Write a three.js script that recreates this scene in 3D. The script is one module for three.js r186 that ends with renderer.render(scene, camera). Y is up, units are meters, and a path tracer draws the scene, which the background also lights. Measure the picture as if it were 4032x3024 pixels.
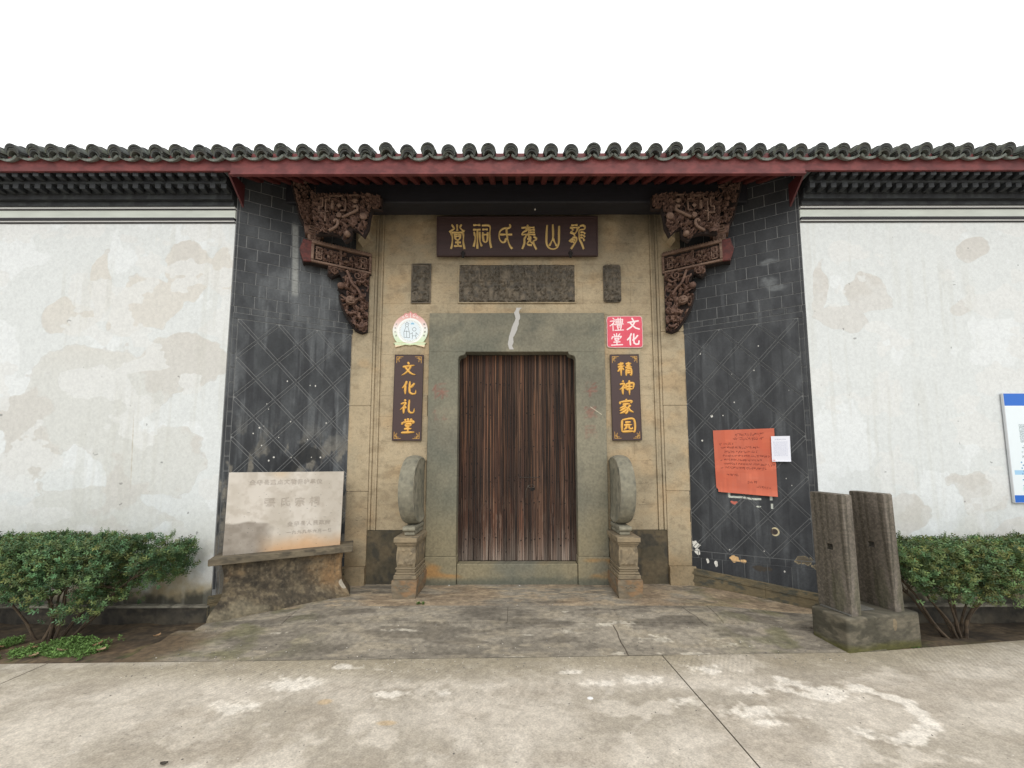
import * as THREE from 'three';
import { mergeGeometries, toCreasedNormals, mergeVertices } from 'three/addons/utils/BufferGeometryUtils.js';
import { RoundedBoxGeometry } from 'three/addons/geometries/RoundedBoxGeometry.js';

// ---------------------------------------------------------------- camera, sky, sun, exposure
const scene = new THREE.Scene();
const camera = new THREE.PerspectiveCamera(2 * Math.atan(384 / 384.7) * 180 / Math.PI, 1024 / 768, 0.05, 400);
camera.position.set(0, 1.55, 5.076);
camera.rotation.set(5 * Math.PI / 180, 0, -0.0015);
camera.setViewOffset(1024, 768, -5, -45, 1024, 768);      // shifted lens, as a photograph with straightened verticals has
const renderer = new THREE.WebGLRenderer({ antialias: true });
renderer.setSize(1024, 768);
renderer.toneMapping = THREE.LinearToneMapping;
renderer.toneMappingExposure = 1.12;
renderer.shadowMap.enabled = true;
{
  const W = 64, H = 32, d = new Float32Array(W * H * 4);
  for (let j = 0; j < H; j++) for (let i = 0; i < W; i++) {
    const el = ((j + 0.5) / H - 0.5) * Math.PI, s = Math.sin(el), k = (j * W + i) * 4;
    const b = s > 0 ? 1.22 + 0.28 * s : 0.55;              // even overcast, a little brighter overhead
    d[k] = b * 0.99; d[k + 1] = b; d[k + 2] = b * 1.0; d[k + 3] = 1;
  }
  const t = new THREE.DataTexture(d, W, H, THREE.RGBAFormat, THREE.FloatType);
  t.mapping = THREE.EquirectangularReflectionMapping; t.magFilter = t.minFilter = THREE.LinearFilter; t.needsUpdate = true;
  scene.background = t; scene.environment = t;
}
const sun = new THREE.DirectionalLight(new THREE.Color(1, 0.96, 0.9), 0.8);
sun.position.set(1.5, 8, 8); sun.target.position.set(0, 1, 0);
sun.castShadow = true; sun.shadow.radius = 45; sun.shadow.mapSize.set(2048, 2048);
Object.assign(sun.shadow.camera, { left: -9, right: 9, top: 9, bottom: -9, near: 0.5, far: 40 });
scene.add(sun, sun.target);

// ---------------------------------------------------------------- helpers
let _s = 12345;
const rnd = () => { _s = (_s + 0x6d2b79f5) | 0; let t = Math.imul(_s ^ (_s >>> 15), 1 | _s); t = (t + Math.imul(t ^ (t >>> 7), 61 | t)) ^ t; return ((t ^ (t >>> 14)) >>> 0) / 4294967296; };
const rr = (a, b) => a + (b - a) * rnd();
const clamp = (x, a = 0, b = 1) => Math.min(b, Math.max(a, x));
const sst = (a, b, x) => { const t = clamp((x - a) / (b - a)); return t * t * (3 - 2 * t); };
const mix = (a, b, t) => a + (b - a) * t;
const PERM = new Uint8Array(512), VAL = new Float32Array(256);
{ const p = [...Array(256).keys()]; for (let i = 255; i > 0; i--) { const j = Math.floor(rnd() * (i + 1)); const q = p[i]; p[i] = p[j]; p[j] = q; } for (let i = 0; i < 512; i++) PERM[i] = p[i & 255]; for (let i = 0; i < 256; i++) VAL[i] = rnd(); }
function vn(x, y) {
  const ix = Math.floor(x), iy = Math.floor(y), fx = x - ix, fy = y - iy, u = fx * fx * (3 - 2 * fx), v = fy * fy * (3 - 2 * fy);
  const a = PERM[ix & 255], b = PERM[(ix + 1) & 255], y0 = iy & 255, y1 = (iy + 1) & 255;
  const p = VAL[PERM[a + y0]], q = VAL[PERM[b + y0]], r = VAL[PERM[a + y1]], s = VAL[PERM[b + y1]];
  return mix(mix(p, q, u), mix(r, s, u), v);
}
function fbm(x, y, o = 4) { let s = 0, a = 0.5, n = 0; for (let i = 0; i < o; i++) { s += a * vn(x, y); n += a; x = x * 2.03 + 17.1; y = y * 2.03 + 5.3; a *= 0.5; } return s / n; }
const blob = (x, y, cx, cy, rx, ry) => { const a = (x - cx) / rx, b = (y - cy) / ry; return Math.exp(-(a * a + b * b)); };

const numbers = new Map();
const numbered = (n) => { const k = numbers.get(n) ?? 0; numbers.set(n, k + 1); return k ? n + '_' + String(k).padStart(3, '0') : n; };
function tag(o, label, category, group) { o.userData.label = label; if (category) o.userData.category = category; if (group) o.userData.group = group; return o; }
function thing(name, label, category, pos = [0, 0, 0], rotY = 0, group) {
  const o = new THREE.Group(); o.name = numbered(name); o.position.set(...pos); o.rotation.y = rotY; scene.add(o);
  return tag(o, label, category, group);
}
function part(name, geo, mat, parent, label) {
  const m = new THREE.Mesh(geo, mat); m.name = name; m.castShadow = m.receiveShadow = true; parent.add(m);
  if (label) m.userData.label = label;
  return m;
}
function struct(o, label) { o.userData.kind = 'structure'; if (label) o.userData.label = label; return o; }
const box = (x0, x1, y0, y1, z0, z1) => new THREE.BoxGeometry(x1 - x0, y1 - y0, z1 - z0).translate((x0 + x1) / 2, (y0 + y1) / 2, (z0 + z1) / 2);
function rbox(x0, x1, y0, y1, z0, z1, r = 0.006, seg = 1) {
  const w = x1 - x0, h = y1 - y0, d = z1 - z0;
  return new RoundedBoxGeometry(w, h, d, seg, Math.min(r, w * 0.45, h * 0.45, d * 0.45)).translate((x0 + x1) / 2, (y0 + y1) / 2, (z0 + z1) / 2);
}
function merge(list) {
  return mergeGeometries(list.map((g) => { const q = g.index ? g.toNonIndexed() : g; for (const n of Object.keys(q.attributes)) if (!['position', 'normal', 'uv'].includes(n)) q.deleteAttribute(n); return q; }));
}
function planarUV(g, fn) {
  const p = g.attributes.position, uv = new Float32Array(p.count * 2);
  for (let i = 0; i < p.count; i++) { const q = fn(p.getX(i), p.getY(i), p.getZ(i)); uv[2 * i] = q[0]; uv[2 * i + 1] = q[1]; }
  g.setAttribute('uv', new THREE.BufferAttribute(uv, 2)); return g;
}
function boxUV(g, k = 1, ox = 0, oy = 0) {                  // uv in metres by the main direction of each face
  if (g.index) g = g.toNonIndexed();
  const p = g.attributes.position, n = g.attributes.normal, uv = new Float32Array(p.count * 2);
  for (let i = 0; i < p.count; i++) {
    const a = Math.abs(n.getX(i)), b = Math.abs(n.getY(i)), c = Math.abs(n.getZ(i)), x = p.getX(i), y = p.getY(i), z = p.getZ(i);
    const q = b >= a && b >= c ? [x, z] : a >= c ? [z, y] : [x, y];
    uv[2 * i] = q[0] * k + ox; uv[2 * i + 1] = q[1] * k + oy;
  }
  g.setAttribute('uv', new THREE.BufferAttribute(uv, 2)); return g;
}
function mirrorX(g) {
  g = g.clone(); g.scale(-1, 1, 1);
  if (g.index) { const a = g.index.array; for (let i = 0; i < a.length; i += 3) { const t = a[i]; a[i] = a[i + 1]; a[i + 1] = t; } return g; }
  for (const at of Object.values(g.attributes)) { const s = at.itemSize, a = at.array; for (let i = 0; i < at.count; i += 3) for (let c = 0; c < s; c++) { const t = a[i * s + c]; a[i * s + c] = a[(i + 1) * s + c]; a[(i + 1) * s + c] = t; } }
  return g;
}
function tex(w, h, fn, srgb = true, repeat = false) {       // fn(u, v) -> [r, g, b] as 0..255
  const d = new Uint8Array(w * h * 4);
  for (let j = 0; j < h; j++) for (let i = 0; i < w; i++) {
    const c = fn((i + 0.5) / w, (j + 0.5) / h), k = (j * w + i) * 4;
    if (c.length) { d[k] = clamp(c[0], 0, 255); d[k + 1] = clamp(c[1], 0, 255); d[k + 2] = clamp(c[2], 0, 255); } else { d[k] = d[k + 1] = d[k + 2] = clamp(c, 0, 255); }
    d[k + 3] = 255;
  }
  const t = new THREE.DataTexture(d, w, h, THREE.RGBAFormat);
  t.magFilter = THREE.LinearFilter; t.minFilter = THREE.LinearMipmapLinearFilter; t.generateMipmaps = true;
  if (srgb) t.colorSpace = THREE.SRGBColorSpace;
  if (repeat) t.wrapS = t.wrapT = THREE.RepeatWrapping;
  t.needsUpdate = true; return t;
}
const std = (o) => new THREE.MeshStandardMaterial({ roughness: 0.9, metalness: 0, ...o });
const lin = (r, g, b) => new THREE.Color().setRGB(r, g, b);
let _g = 7; const grit = (k) => { _g = (Math.imul(_g, 1664525) + 1013904223) | 0; return 1 + k * ((_g >>> 8) / 8388608 - 1); };
const mixc = (a, b, t) => [mix(a[0], b[0], t), mix(a[1], b[1], t), mix(a[2], b[2], t)];
const mulc = (a, k) => [a[0] * k, a[1] * k, a[2] * k];
// repeating fine grain used as relief on stone, plaster and timber
const grainBump = tex(512, 512, (u, v) => { const x = u * 64, y = v * 64; return 90 + 90 * (0.5 * vn(x % 64, y % 64) + 0.3 * vn((x * 2) % 128, (y * 2) % 128) + 0.4 * vn((x * 4) % 256, (y * 4) % 256)); }, false, true);
const stoneTile = (c0, c1, c2, seed, fx = 6, fy = 6) => tex(512, 512, (u, v) => {
  const tile = (f, s) => { const a = sst(0.82, 1, u), b = sst(0.82, 1, v); const n = (x, y) => fbm(x * f * fx + s, y * f * fy + s, 4); return mix(mix(n(u, v), n(u - 1, v), a), mix(n(u, v - 1), n(u - 1, v - 1), a), b); };
  let c = mixc(c0, c1, sst(0.3, 0.7, tile(1, seed)));
  c = mixc(c, c2, 0.75 * sst(0.52, 0.75, tile(2.1, seed + 40)));
  return mulc(c, 0.84 + 0.32 * tile(6, seed + 9));
}, true, true);

// brush strokes: 'x,y x,y ...;x,y ...' on a 100 x 100 grid, y down
const strokes = (s) => s.split(';').map((q) => q.trim().split(' ').map((w) => w.split(',').map(Number)));
const GLYPH = {
  wen: '44,2 54,20;12,34 40,30 90,22;66,26 54,48 36,70 6,90;28,36 46,58 70,78 97,86',
  hua: '34,4 24,30 4,52;26,34 24,62 26,92;84,18 66,40 46,54;54,6 52,50 55,78 70,88 90,86 94,62',
  li: '30,4 40,14;8,32 38,24 26,50 4,70;26,50 27,95;32,50 44,60;62,4 59,50 61,78 72,88 90,86 96,60',
  tang: '49,2 49,20;28,8 36,20;74,4 62,20;16,28 10,44;16,29 86,24 78,38;34,41 37,56;34,41 67,39 63,54;36,55 63,53;26,71 74,68;49,58 50,92;8,95 94,91',
  jing: '10,14 18,26;40,8 32,24;4,38 50,30;26,4 26,96;24,42 4,68;30,42 46,56;56,17 94,12;60,29 90,25;52,41 98,36;75,4 75,38;62,51 58,96;62,51 90,48 90,90 80,86;64,63 88,61;64,75 88,73',
  shen: '24,4 33,13;6,29 36,24 26,46 4,64;24,44 25,96;30,46 40,56;46,27 47,64;46,27 96,22 91,60;48,45 90,42;48,62 90,59;69,2 68,99',
  jia: '50,2 55,12;16,18 10,36;16,20 88,17 80,30;28,37 76,33;52,36 32,52 8,62;36,48 56,62 58,84 48,95 38,88;46,58 26,70 8,78;54,70 32,86 8,95;80,42 62,56;60,52 76,76 98,88',
  yuan: '14,14 10,92;14,14 88,10 90,92 80,90;32,31 70,28;24,49 76,45;42,48 38,66 22,77;58,46 58,66 64,72 78,70 77,60;12,90 88,88',
  lii: '26,4 35,13;6,27 36,23 26,44 4,60;24,42 25,95;30,44 40,54;46,14 47,40;46,14 95,12 92,38;62,3 62,38;78,3 78,38;46,26 92,25;46,39 92,38;42,49 98,46;54,57 86,55 83,68 56,69 54,57;58,74 62,86;83,72 76,86;38,93 99,90',
  jin: '50,4 8,44;50,4 94,44;30,42 70,42;18,60 82,60;50,42 50,92;28,68 36,82;72,68 64,82;8,94 92,94',
  huas: '34,6 10,34;24,22 24,48;84,10 56,28;58,6 58,38 66,44 88,42 90,32;6,64 94,64;50,48 50,98',
  xian: '26,6 26,58;26,6 74,6 74,58;26,22 74,22;26,38 74,38;8,58 92,58;46,60 26,86 80,84;66,72 84,94',
  zhong: '76,4 24,12;8,24 92,24;24,34 76,34 76,62 24,62 24,34;24,48 76,48;50,10 50,92;16,76 84,76;6,94 94,94',
  dian: '50,4 50,34;50,18 84,18;22,36 78,36 78,62 22,62 22,36;16,74 8,94;36,76 40,92;58,76 62,92;80,74 92,94',
  wens: '50,4 56,18;8,26 92,26;70,26 50,62 10,94;30,28 56,66 94,94',
  wu: '20,8 10,32;8,30 44,28;28,4 28,96;6,66 46,52;62,4 48,40;56,24 94,24 90,80 78,92;72,26 50,66;84,28 54,86',
  bao: '28,4 6,46;20,30 20,96;42,8 86,8 86,34 42,34 42,8;34,52 98,52;64,36 64,98;62,54 36,84;66,54 96,84',
  hu: '4,26 38,24;22,4 22,88 12,84;4,62 40,48;66,2 72,14;50,24 92,24 92,50 50,50;50,24 48,66 36,96',
  dan: '30,4 38,16;70,4 60,16;20,20 80,20 80,58 20,58 20,20;20,38 80,38;6,74 94,74;50,20 50,98',
  wei: '28,4 6,46;20,30 20,96;62,4 68,18;40,26 94,26;52,38 60,80;84,38 74,84;34,92 98,92',
  zhang: '8,10 40,10 40,30 10,30 8,54 40,54 36,88 24,84;54,8 54,54;54,8 90,8;54,22 86,22;54,36 86,36;46,54 98,54;56,56 54,92 72,82;88,62 70,74;66,56 96,94',
  shi: '80,6 20,16;22,16 22,90 46,78;22,46 88,44;54,12 60,56 76,86 94,90 94,72',
  zong: '50,2 50,14;10,16 8,32;10,18 92,18 84,32;28,38 72,38;10,56 90,56;50,56 50,96 40,90;30,66 14,88;70,66 88,88',
  ci: '22,4 30,12;6,26 34,24 4,62;24,44 24,96;30,46 38,54;50,8 92,8 92,92 80,88;52,28 80,28;54,44 78,44 78,74 54,74 54,44',
  ren: '50,6 40,50 8,94;48,40 66,72 94,94',
  min: '18,8 80,8 80,34 18,34;18,8 18,92 42,80;18,54 90,54;52,36 62,70 92,92 94,76',
  zheng: '4,12 48,12;28,12 28,82;28,44 46,44;12,40 12,86;2,88 50,80;66,4 54,36;60,24 96,24;84,26 72,66 48,96;60,36 74,70 98,94',
  fu: '50,2 54,12;10,18 94,18;12,18 10,60 2,96;38,28 22,58;32,46 32,96;44,46 96,46;78,30 78,92 66,88;54,58 60,74',
  yi: '6,50 94,50', jiu: '38,6 34,50 8,94;10,34 72,32 70,80 80,90 96,86 96,70',
  nian: '30,4 10,36;24,20 86,20;26,42 82,42;26,42 26,68;4,68 96,68;54,20 54,98',
  liu: '50,4 50,22;6,34 94,34;36,50 12,92;62,50 90,92', yue: '28,6 26,60 8,96;28,6 80,6 80,94 68,90;28,34 80,34;28,60 80,60',
  ri: '22,6 22,94;22,6 78,6 78,94;22,48 78,48;22,90 78,90',
  shan: '50,6 50,88;12,40 12,90 88,90;88,40 88,92', cun: '4,28 48,28;28,4 28,96;26,34 6,70;30,36 46,54;54,30 98,30;82,6 82,92 68,88;60,48 70,64',
};
function ribbon(pts, wf, depth, smooth = true) {            // raised brush stroke, rounded top, as a closed strip
  const c = new THREE.CatmullRomCurve3(pts.map((p) => new THREE.Vector3(p[0], p[1], 0)), false, 'centripetal');
  const n = Math.max(6, pts.length * 6), pos = [], idx = [], M = 5, tl = 0;
  const P = smooth && pts.length > 2 ? c.getPoints(n) : Array.from({ length: n + 1 }, (_, i) => c.getPointAt(i / n));
  for (let i = 0; i <= n; i++) {
    const a = P[Math.max(0, i - 1)], b = P[Math.min(n, i + 1)], tx = b.x - a.x, ty = b.y - a.y, L = Math.hypot(tx, ty) || 1, w = wf(i / n);
    for (let k = 0; k < M; k++) { const s = (k / (M - 1)) * 2 - 1; pos.push(P[i].x - (ty / L) * w * s, P[i].y + (tx / L) * w * s, Math.abs(s) > 0.99 ? -0.002 : depth * Math.sqrt(1 - s * s * 0.8)); }
    if (i) for (let k = 0; k < M - 1; k++) { const o = (i - 1) * M + k; idx.push(o, o + M, o + 1, o + 1, o + M, o + M + 1); }
  }
  const g = new THREE.BufferGeometry(); g.setAttribute('position', new THREE.Float32BufferAttribute(pos, 3)); g.setIndex(idx); g.computeVertexNormals();
  const q = g.toNonIndexed(); q.setAttribute('uv', new THREE.Float32BufferAttribute(new Float32Array(q.attributes.position.count * 2), 2)); return q;
}
const brushW = (w) => (t) => w * (0.75 + 0.45 * Math.sin(Math.PI * clamp(t * 0.9 + 0.1)) - 0.35 * t) * sst(-0.08, 0.06, t) * sst(1.06, 0.9, t) + w * 0.12;
const glyphGeo = (key, x, y, size, w, depth) => merge(strokes(GLYPH[key]).map((s) => ribbon(s.map((p) => [x + (p[0] / 100 - 0.5) * size, y - (p[1] / 100 - 0.5) * size]), brushW(w * (s.length > 3 ? 0.9 : 1)), depth)));
function drawGlyph(ctx, key, x, y, size, w) {
  ctx.lineWidth = w; ctx.lineCap = ctx.lineJoin = 'round';
  for (const s of strokes(GLYPH[key])) { ctx.beginPath(); s.forEach((p, i) => ctx[i ? 'lineTo' : 'moveTo'](x + (p[0] / 100 - 0.5) * size, y + (p[1] / 100 - 0.5) * size)); ctx.stroke(); }
}
function canvas(w, h, draw) { const c = document.createElement('canvas'); c.width = w; c.height = h; draw(c.getContext('2d'), w, h); return c; }
function canvasTex(c, srgb = true) { const t = new THREE.CanvasTexture(c); if (srgb) t.colorSpace = THREE.SRGBColorSpace; return t; }
const pixelsOf = (c) => { const d = c.getContext('2d').getImageData(0, 0, c.width, c.height).data; return (u, v) => { const i = (Math.min(c.height - 1, Math.floor((1 - v) * c.height)) * c.width + Math.min(c.width - 1, Math.floor(u * c.width))) * 4; return [d[i], d[i + 1], d[i + 2]]; }; };

// ================================================================ GROUND
const EDGE = [[-60, 1.75], [-5, 1.71], [-4.3, 1.695], [0, 1.603], [3, 1.522], [4.76, 1.3], [6, 1.1], [60, 1.0]];
const edgeZ = (x) => { for (let i = 1; i < EDGE.length; i++) if (x <= EDGE[i][0]) { const [a, b] = [EDGE[i - 1], EDGE[i]]; return mix(a[1], b[1], (x - a[0]) / (b[0] - a[0])); } return 1; };
const apronY = (x, z) => { const s = sst(0.8, 1.6, z); return mix(-0.1 * sst(1.9, 3.3, Math.abs(x)) * sst(-0.2, 0.9, z), -0.12, s) + 0.012 * (fbm(x * 2 + 3, z * 2, 3) - 0.5) * sst(0.7, 0.9, z) * sst(1.75, 1.4, z); };
const roadY = (x, z) => -0.122 - 0.016 * (z - 1.6) + 0.012 * (fbm(x * 0.9 + 9, z * 0.9, 2) - 0.5) * sst(1.6, 2.2, z);
function sheet(x0, x1, zf0, zf1, nx, nz, yf) {              // ground grid between two z curves
  const pos = [], idx = [];
  for (let j = 0; j <= nz; j++) for (let i = 0; i <= nx; i++) {
    const t = j / nz, z0 = zf0(mix(x0(0), x1(0), i / nx)), z1 = zf1(mix(x0(1), x1(1), i / nx)), z = mix(z0, z1, t), x = mix(x0(z), x1(z), i / nx);
    pos.push(x, yf(x, z), z);
    if (i && j) { const a = (j - 1) * (nx + 1) + i - 1, b = a + 1, c = a + nx + 1; idx.push(a, c, b, b, c, c + 1); }
  }
  const g = new THREE.BufferGeometry(); g.setAttribute('position', new THREE.Float32BufferAttribute(pos, 3)); g.setIndex(idx); g.computeVertexNormals(); return g;
}
const RING = [[2.04, 1.94], [2.23, 2.08], [2.57, 2.05], [2.74, 2.23], [2.65, 2.46], [2.32, 2.6], [2.13, 2.49]];
function segDist(x, z, pts) { let d = 9; for (let i = 1; i < pts.length; i++) { const [a, b] = [pts[i - 1], pts[i]], vx = b[0] - a[0], vz = b[1] - a[1], t = clamp(((x - a[0]) * vx + (z - a[1]) * vz) / (vx * vx + vz * vz)); d = Math.min(d, Math.hypot(x - a[0] - vx * t, z - a[1] - vz * t)); } return d; }
const LIME = [[0.39, 1.83, 0.16, 0.04], [0.68, 1.97, 0.22, 0.07], [0.96, 1.93, 0.26, 0.09], [1.22, 2.2, 0.14, 0.08], [1.5, 1.8, 0.22, 0.1], [-0.5, 2.11, 0.1, 0.06], [-0.93, 2.11, 0.16, 0.05], [-1.7, 1.98, 0.3, 0.12], [-2.0, 2.25, 0.24, 0.1], [1.68, 2.42, 0.16, 0.05], [2.2, 2.15, 0.3, 0.08], [1.8, 2.05, 0.3, 0.1], [1.6, 2.3, 0.3, 0.1], [-1.4, 1.75, 0.25, 0.06]];
function roadColour(x, z) {
  const n1 = fbm(x * 1.3 + 4, z * 2.2, 4), n2 = fbm(x * 6 + 20, z * 7, 4), n3 = fbm(x * 30, z * 34, 3);
  let c = mixc([148, 140, 127], [168, 160, 148], sst(0.3, 0.7, n1));
  c = mixc(c, [178, 170, 158], 0.75 * sst(0.52, 0.68, n2));
  c = mixc(c, [124, 114, 100], 0.35 * sst(0.55, 0.8, fbm(x * 2.2 + 60, z * 3.4, 4)));
  const near = sst(0.45, 0, z - edgeZ(x));
  c = mixc(c, [128, 119, 100], 0.55 * near * sst(0.25, 0.6, fbm(x * 1.6 + 80, z * 3, 3)) + 0.2 * near);
  let w = 0; for (const [a, b, p, q] of LIME) w = Math.max(w, blob(x, z, a, b, p, q));
  const d = segDist(x, z, RING);
  w = Math.max(w, 1.0 * sst(0.1, 0.02, d));
  c = mixc(c, [206, 200, 190], 0.72 * sst(0.54, 0.84, w * 0.42 + 0.62 * fbm(x * 9 + 5, z * 11, 4) + 0.3 * (n3 - 0.5) + 0.03));
  c = mixc(c, [186, 148, 96], 0.35 * sst(0.3, 0.8, Math.max(blob(x, z, -1.36, 2.2, 0.06, 0.04), blob(x, z, -0.85, 2.42, 0.08, 0.03))));
  const fan = Math.sin((x * 0.86 + z * 0.5) * 190 + 3 * fbm(x * 3, z * 3, 2));
  c = mulc(c, 1 + 0.035 * fan * sst(0.4, 0.65, fbm(x * 1.1 + 33, z * 1.4, 2)) * sst(2.6, 1.7, z));
  if (vn(x * 55 + 3, z * 60) > 0.94) c = mulc(c, 0.86); const hair = Math.abs(fbm(x * 1.4 + 6, z * 1.9 + 2, 3) - 0.5); c = mulc(c, 1 - 0.03 * sst(0.006, 0.001, hair));
  return mulc(c, (0.985 + 0.2 * n3) * (1 + 0.04 * fbm(x * 0.7, z, 2)) * grit(0.09));
}
const RX0 = -7, RX1 = 7, RZ0 = 0.9, RZ1 = 5.4;
const roadMap = tex(2048, 900, (u, v) => roadColour(mix(RX0, RX1, u), mix(RZ0, RZ1, v)));
const roadBump = tex(1024, 512, (u, v) => { const x = mix(RX0, RX1, u), z = mix(RZ0, RZ1, v); return 110 + 60 * fbm(x * 22, z * 22, 3) + 16 * Math.sin((x * 0.86 + z * 0.5) * 190 + 3 * fbm(x * 3, z * 3, 2)) * sst(2.8, 1.7, z); }, false);
const roadMat = std({ map: roadMap, bumpMap: roadBump, bumpScale: 0.006, roughness: 0.92 });
const roadUV = (x, y, z) => [(x - RX0) / (RX1 - RX0), (z - RZ0) / (RZ1 - RZ0)];
const genericGround = tex(512, 512, (u, v) => mulc([150, 141, 128], 0.86 + 0.28 * fbm((u * 24) % 24, (v * 24) % 24, 3)), true, true);
{
  const ground = new THREE.Mesh(sheet(() => -150, () => 150, () => -150, () => 150, 30, 30, (x, z) => -0.32), std({ map: genericGround }));
  ground.name = 'ground'; planarUV(ground.geometry, (x, y, z) => [x / 3, z / 3]); ground.receiveShadow = true; scene.add(struct(ground, 'pale concrete ground beyond the road'));
  const road = new THREE.Group(); road.name = 'road'; scene.add(struct(road, 'pale worn concrete road in front of the hall'));
  const jr = (z) => 1.265 + 0.071 * (z - 1.64);
  const cols = [[() => -7, () => -3.949], [() => -3.94, (z) => jr(z) - 0.0045], [(z) => jr(z) + 0.0045, () => 7]];
  for (const [a, b] of cols) part('road_slab', planarUV(sheet(a, b, edgeZ, () => 5.4, 48, 40, roadY), roadUV), roadMat, road);
  const dark = std({ color: lin(0.13, 0.105, 0.078), roughness: 1 });
  part('joint_filling', sheet(() => -3.99, () => -3.9, () => edgeZ(-3.9) + 0.004, () => 5.4, 1, 20, (x, z) => roadY(x, z) - 0.008), dark, road);
  part('joint_filling', sheet((z) => jr(z) - 0.04, (z) => jr(z) + 0.04, () => edgeZ(1.3) + 0.004, () => 5.4, 1, 20, (x, z) => roadY(x, z) - 0.008), dark, road);
  const outer = std({ map: genericGround });
  for (const [a, b, zf0, zf1] of [[-60, -7, edgeZ, () => 5.4], [7, 60, edgeZ, () => 5.4], [-60, 60, () => 5.4, () => 60]])
    part('road_slab', planarUV(sheet(() => a, () => b, zf0, zf1, 12, 12, (x, z) => roadY(x, Math.min(z, 6))), (x, y, z) => [x / 3, z / 3]), outer, road);
}
// apron, landing and kerb slabs in front of the door
const AX0 = -3.7, AX1 = 3.7, AZ0 = -0.2, AZ1 = 1.95;
const ALIME = [[0.12, 1.28, 0.06, 0.03], [0.51, 0.91, 0.12, 0.025], [0.52, 1.22, 0.14, 0.05], [0.97, 1.12, 0.3, 0.05], [1.31, 1.33, 0.26, 0.06], [0.61, 1.66, 0.22, 0.04], [0.0, 1.61, 0.34, 0.025], [-1.4, 1.66, 0.3, 0.03], [1.6, 1.55, 0.4, 0.05], [-2.3, 1.22, 0.2, 0.03], [0.9, 1.55, 0.18, 0.05], [-1.1, 1.2, 0.2, 0.03], [2.0, 1.4, 0.3, 0.06]];
function apronColour(x, z) {
  const n1 = fbm(x * 1.6 + 14, z * 4, 4), n2 = fbm(x * 5 + 2, z * 14, 4), n3 = fbm(x * 28, z * 40, 3);
  let c = mixc([120, 113, 101], [145, 137, 123], sst(0.3, 0.7, n1));
  c = mixc(c, [150, 140, 122], 0.7 * sst(0.54, 0.7, n2));
  c = mixc(c, [88, 82, 73], 0.6 * sst(0.52, 0.72, fbm(x * 2.4 + 50, z * 9 + 7, 4)) * sst(1.9, 1.2, z));
  if (z < 0.76) { c = mixc(c, [140, 118, 92], 0.6 * sst(0.35, 0.65, fbm(x * 2 + 7, z * 3, 3))); c = mixc(c, [168, 150, 124], 0.6 * sst(0.55, 0.7, fbm(x * 7 + 3, z * 15, 4))); }
  let w = 0; for (const [a, b, p, q] of ALIME) w = Math.max(w, blob(x, z, a, b, p, q));
  c = mixc(c, [188, 181, 166], 0.75 * sst(0.58, 0.8, w * 0.36 + 0.66 * fbm(x * 8 + 2, z * 22, 4) + 0.3 * (n3 - 0.5)));
  c = mixc(c, [92, 92, 60], 0.5 * sst(0.5, 0.75, fbm(x * 4 + 71, z * 6, 3)) * sst(1.6, 2.7, Math.abs(x)));
  c = mixc(c, [98, 83, 64], sst(-2.75, -3.25, x + 0.5 * (fbm(x * 3, z * 5 + 4, 4) - 0.5)) * sst(1.0, 1.25, z));
  const crack = Math.abs(x - 0.95 - 0.05 * (z - 1.2) - 0.03 * (fbm(z * 12, 3, 2) - 0.5)); if (z > 1.14) c = mixc(c, [52, 44, 36], 0.8 * sst(0.008, 0.002, crack));
  const c2 = Math.abs(x - 1.86 - 0.28 * (1.15 - z) * -1 - 0.03 * (fbm(z * 14, 9, 2) - 0.5)); if (z > 0.74 && z < 1.15) c = mixc(c, [60, 52, 44], 0.7 * sst(0.007, 0.002, c2));
  return mulc(c, (0.8 + 0.38 * n3) * grit(0.1));
}
const apronMap = tex(2048, 640, (u, v) => apronColour(mix(AX0, AX1, u), mix(AZ0, AZ1, v)));
const apronBump = tex(1024, 320, (u, v) => { const x = mix(AX0, AX1, u), z = mix(AZ0, AZ1, v); return 60 + 130 * fbm(x * 9, z * 14, 5); }, false);
const apronMat = std({ map: apronMap, bumpMap: apronBump, bumpScale: 0.012, roughness: 0.95 });
const apronUV = (x, y, z) => [(x - AX0) / (AX1 - AX0), (z - AZ0) / (AZ1 - AZ0)];
const apron = new THREE.Group(); apron.name = 'apron'; scene.add(struct(apron, 'stained dark concrete apron sloping from the door to the road'));
part('slope', planarUV(sheet((z) => -3.3 - 0.12 * fbm(z * 7, 2, 3), () => 3.3, () => 1.104, (x) => edgeZ(x) + 0.003, 90, 16, apronY), apronUV), apronMat, apron);
part('landing', planarUV(sheet(() => -3.3, () => 3.3, (x) => Math.max(-0.1, (Math.abs(x) - 2.05) * 0.52 - 0.1), () => 0.752, 80, 16, (x, z) => apronY(x, z) + 0.014 * sst(0.752, 0.72, z) - 0.006), apronUV), apronMat, apron);
{
  const cuts = [-3.2, -2.35, -1.28, -0.1, 1.02, 2.05, 3.25];
  for (let i = 1; i < cuts.length; i++) {
    const a = cuts[i - 1] + 0.0015, b = cuts[i] - 0.0015, g = new THREE.BoxGeometry(b - a, 0.09, 0.34, 6, 1, 3).translate((a + b) / 2, 0, 0.928), p = g.attributes.position, dy = rr(-0.004, 0.004);
    for (let k = 0; k < p.count; k++) p.setY(k, p.getY(k) - 0.045 + apronY(p.getX(k), p.getZ(k)) + 0.007 + dy);
    g.computeVertexNormals(); part('stone_slab', planarUV(g, apronUV), apronMat, apron);
  }
}
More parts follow.
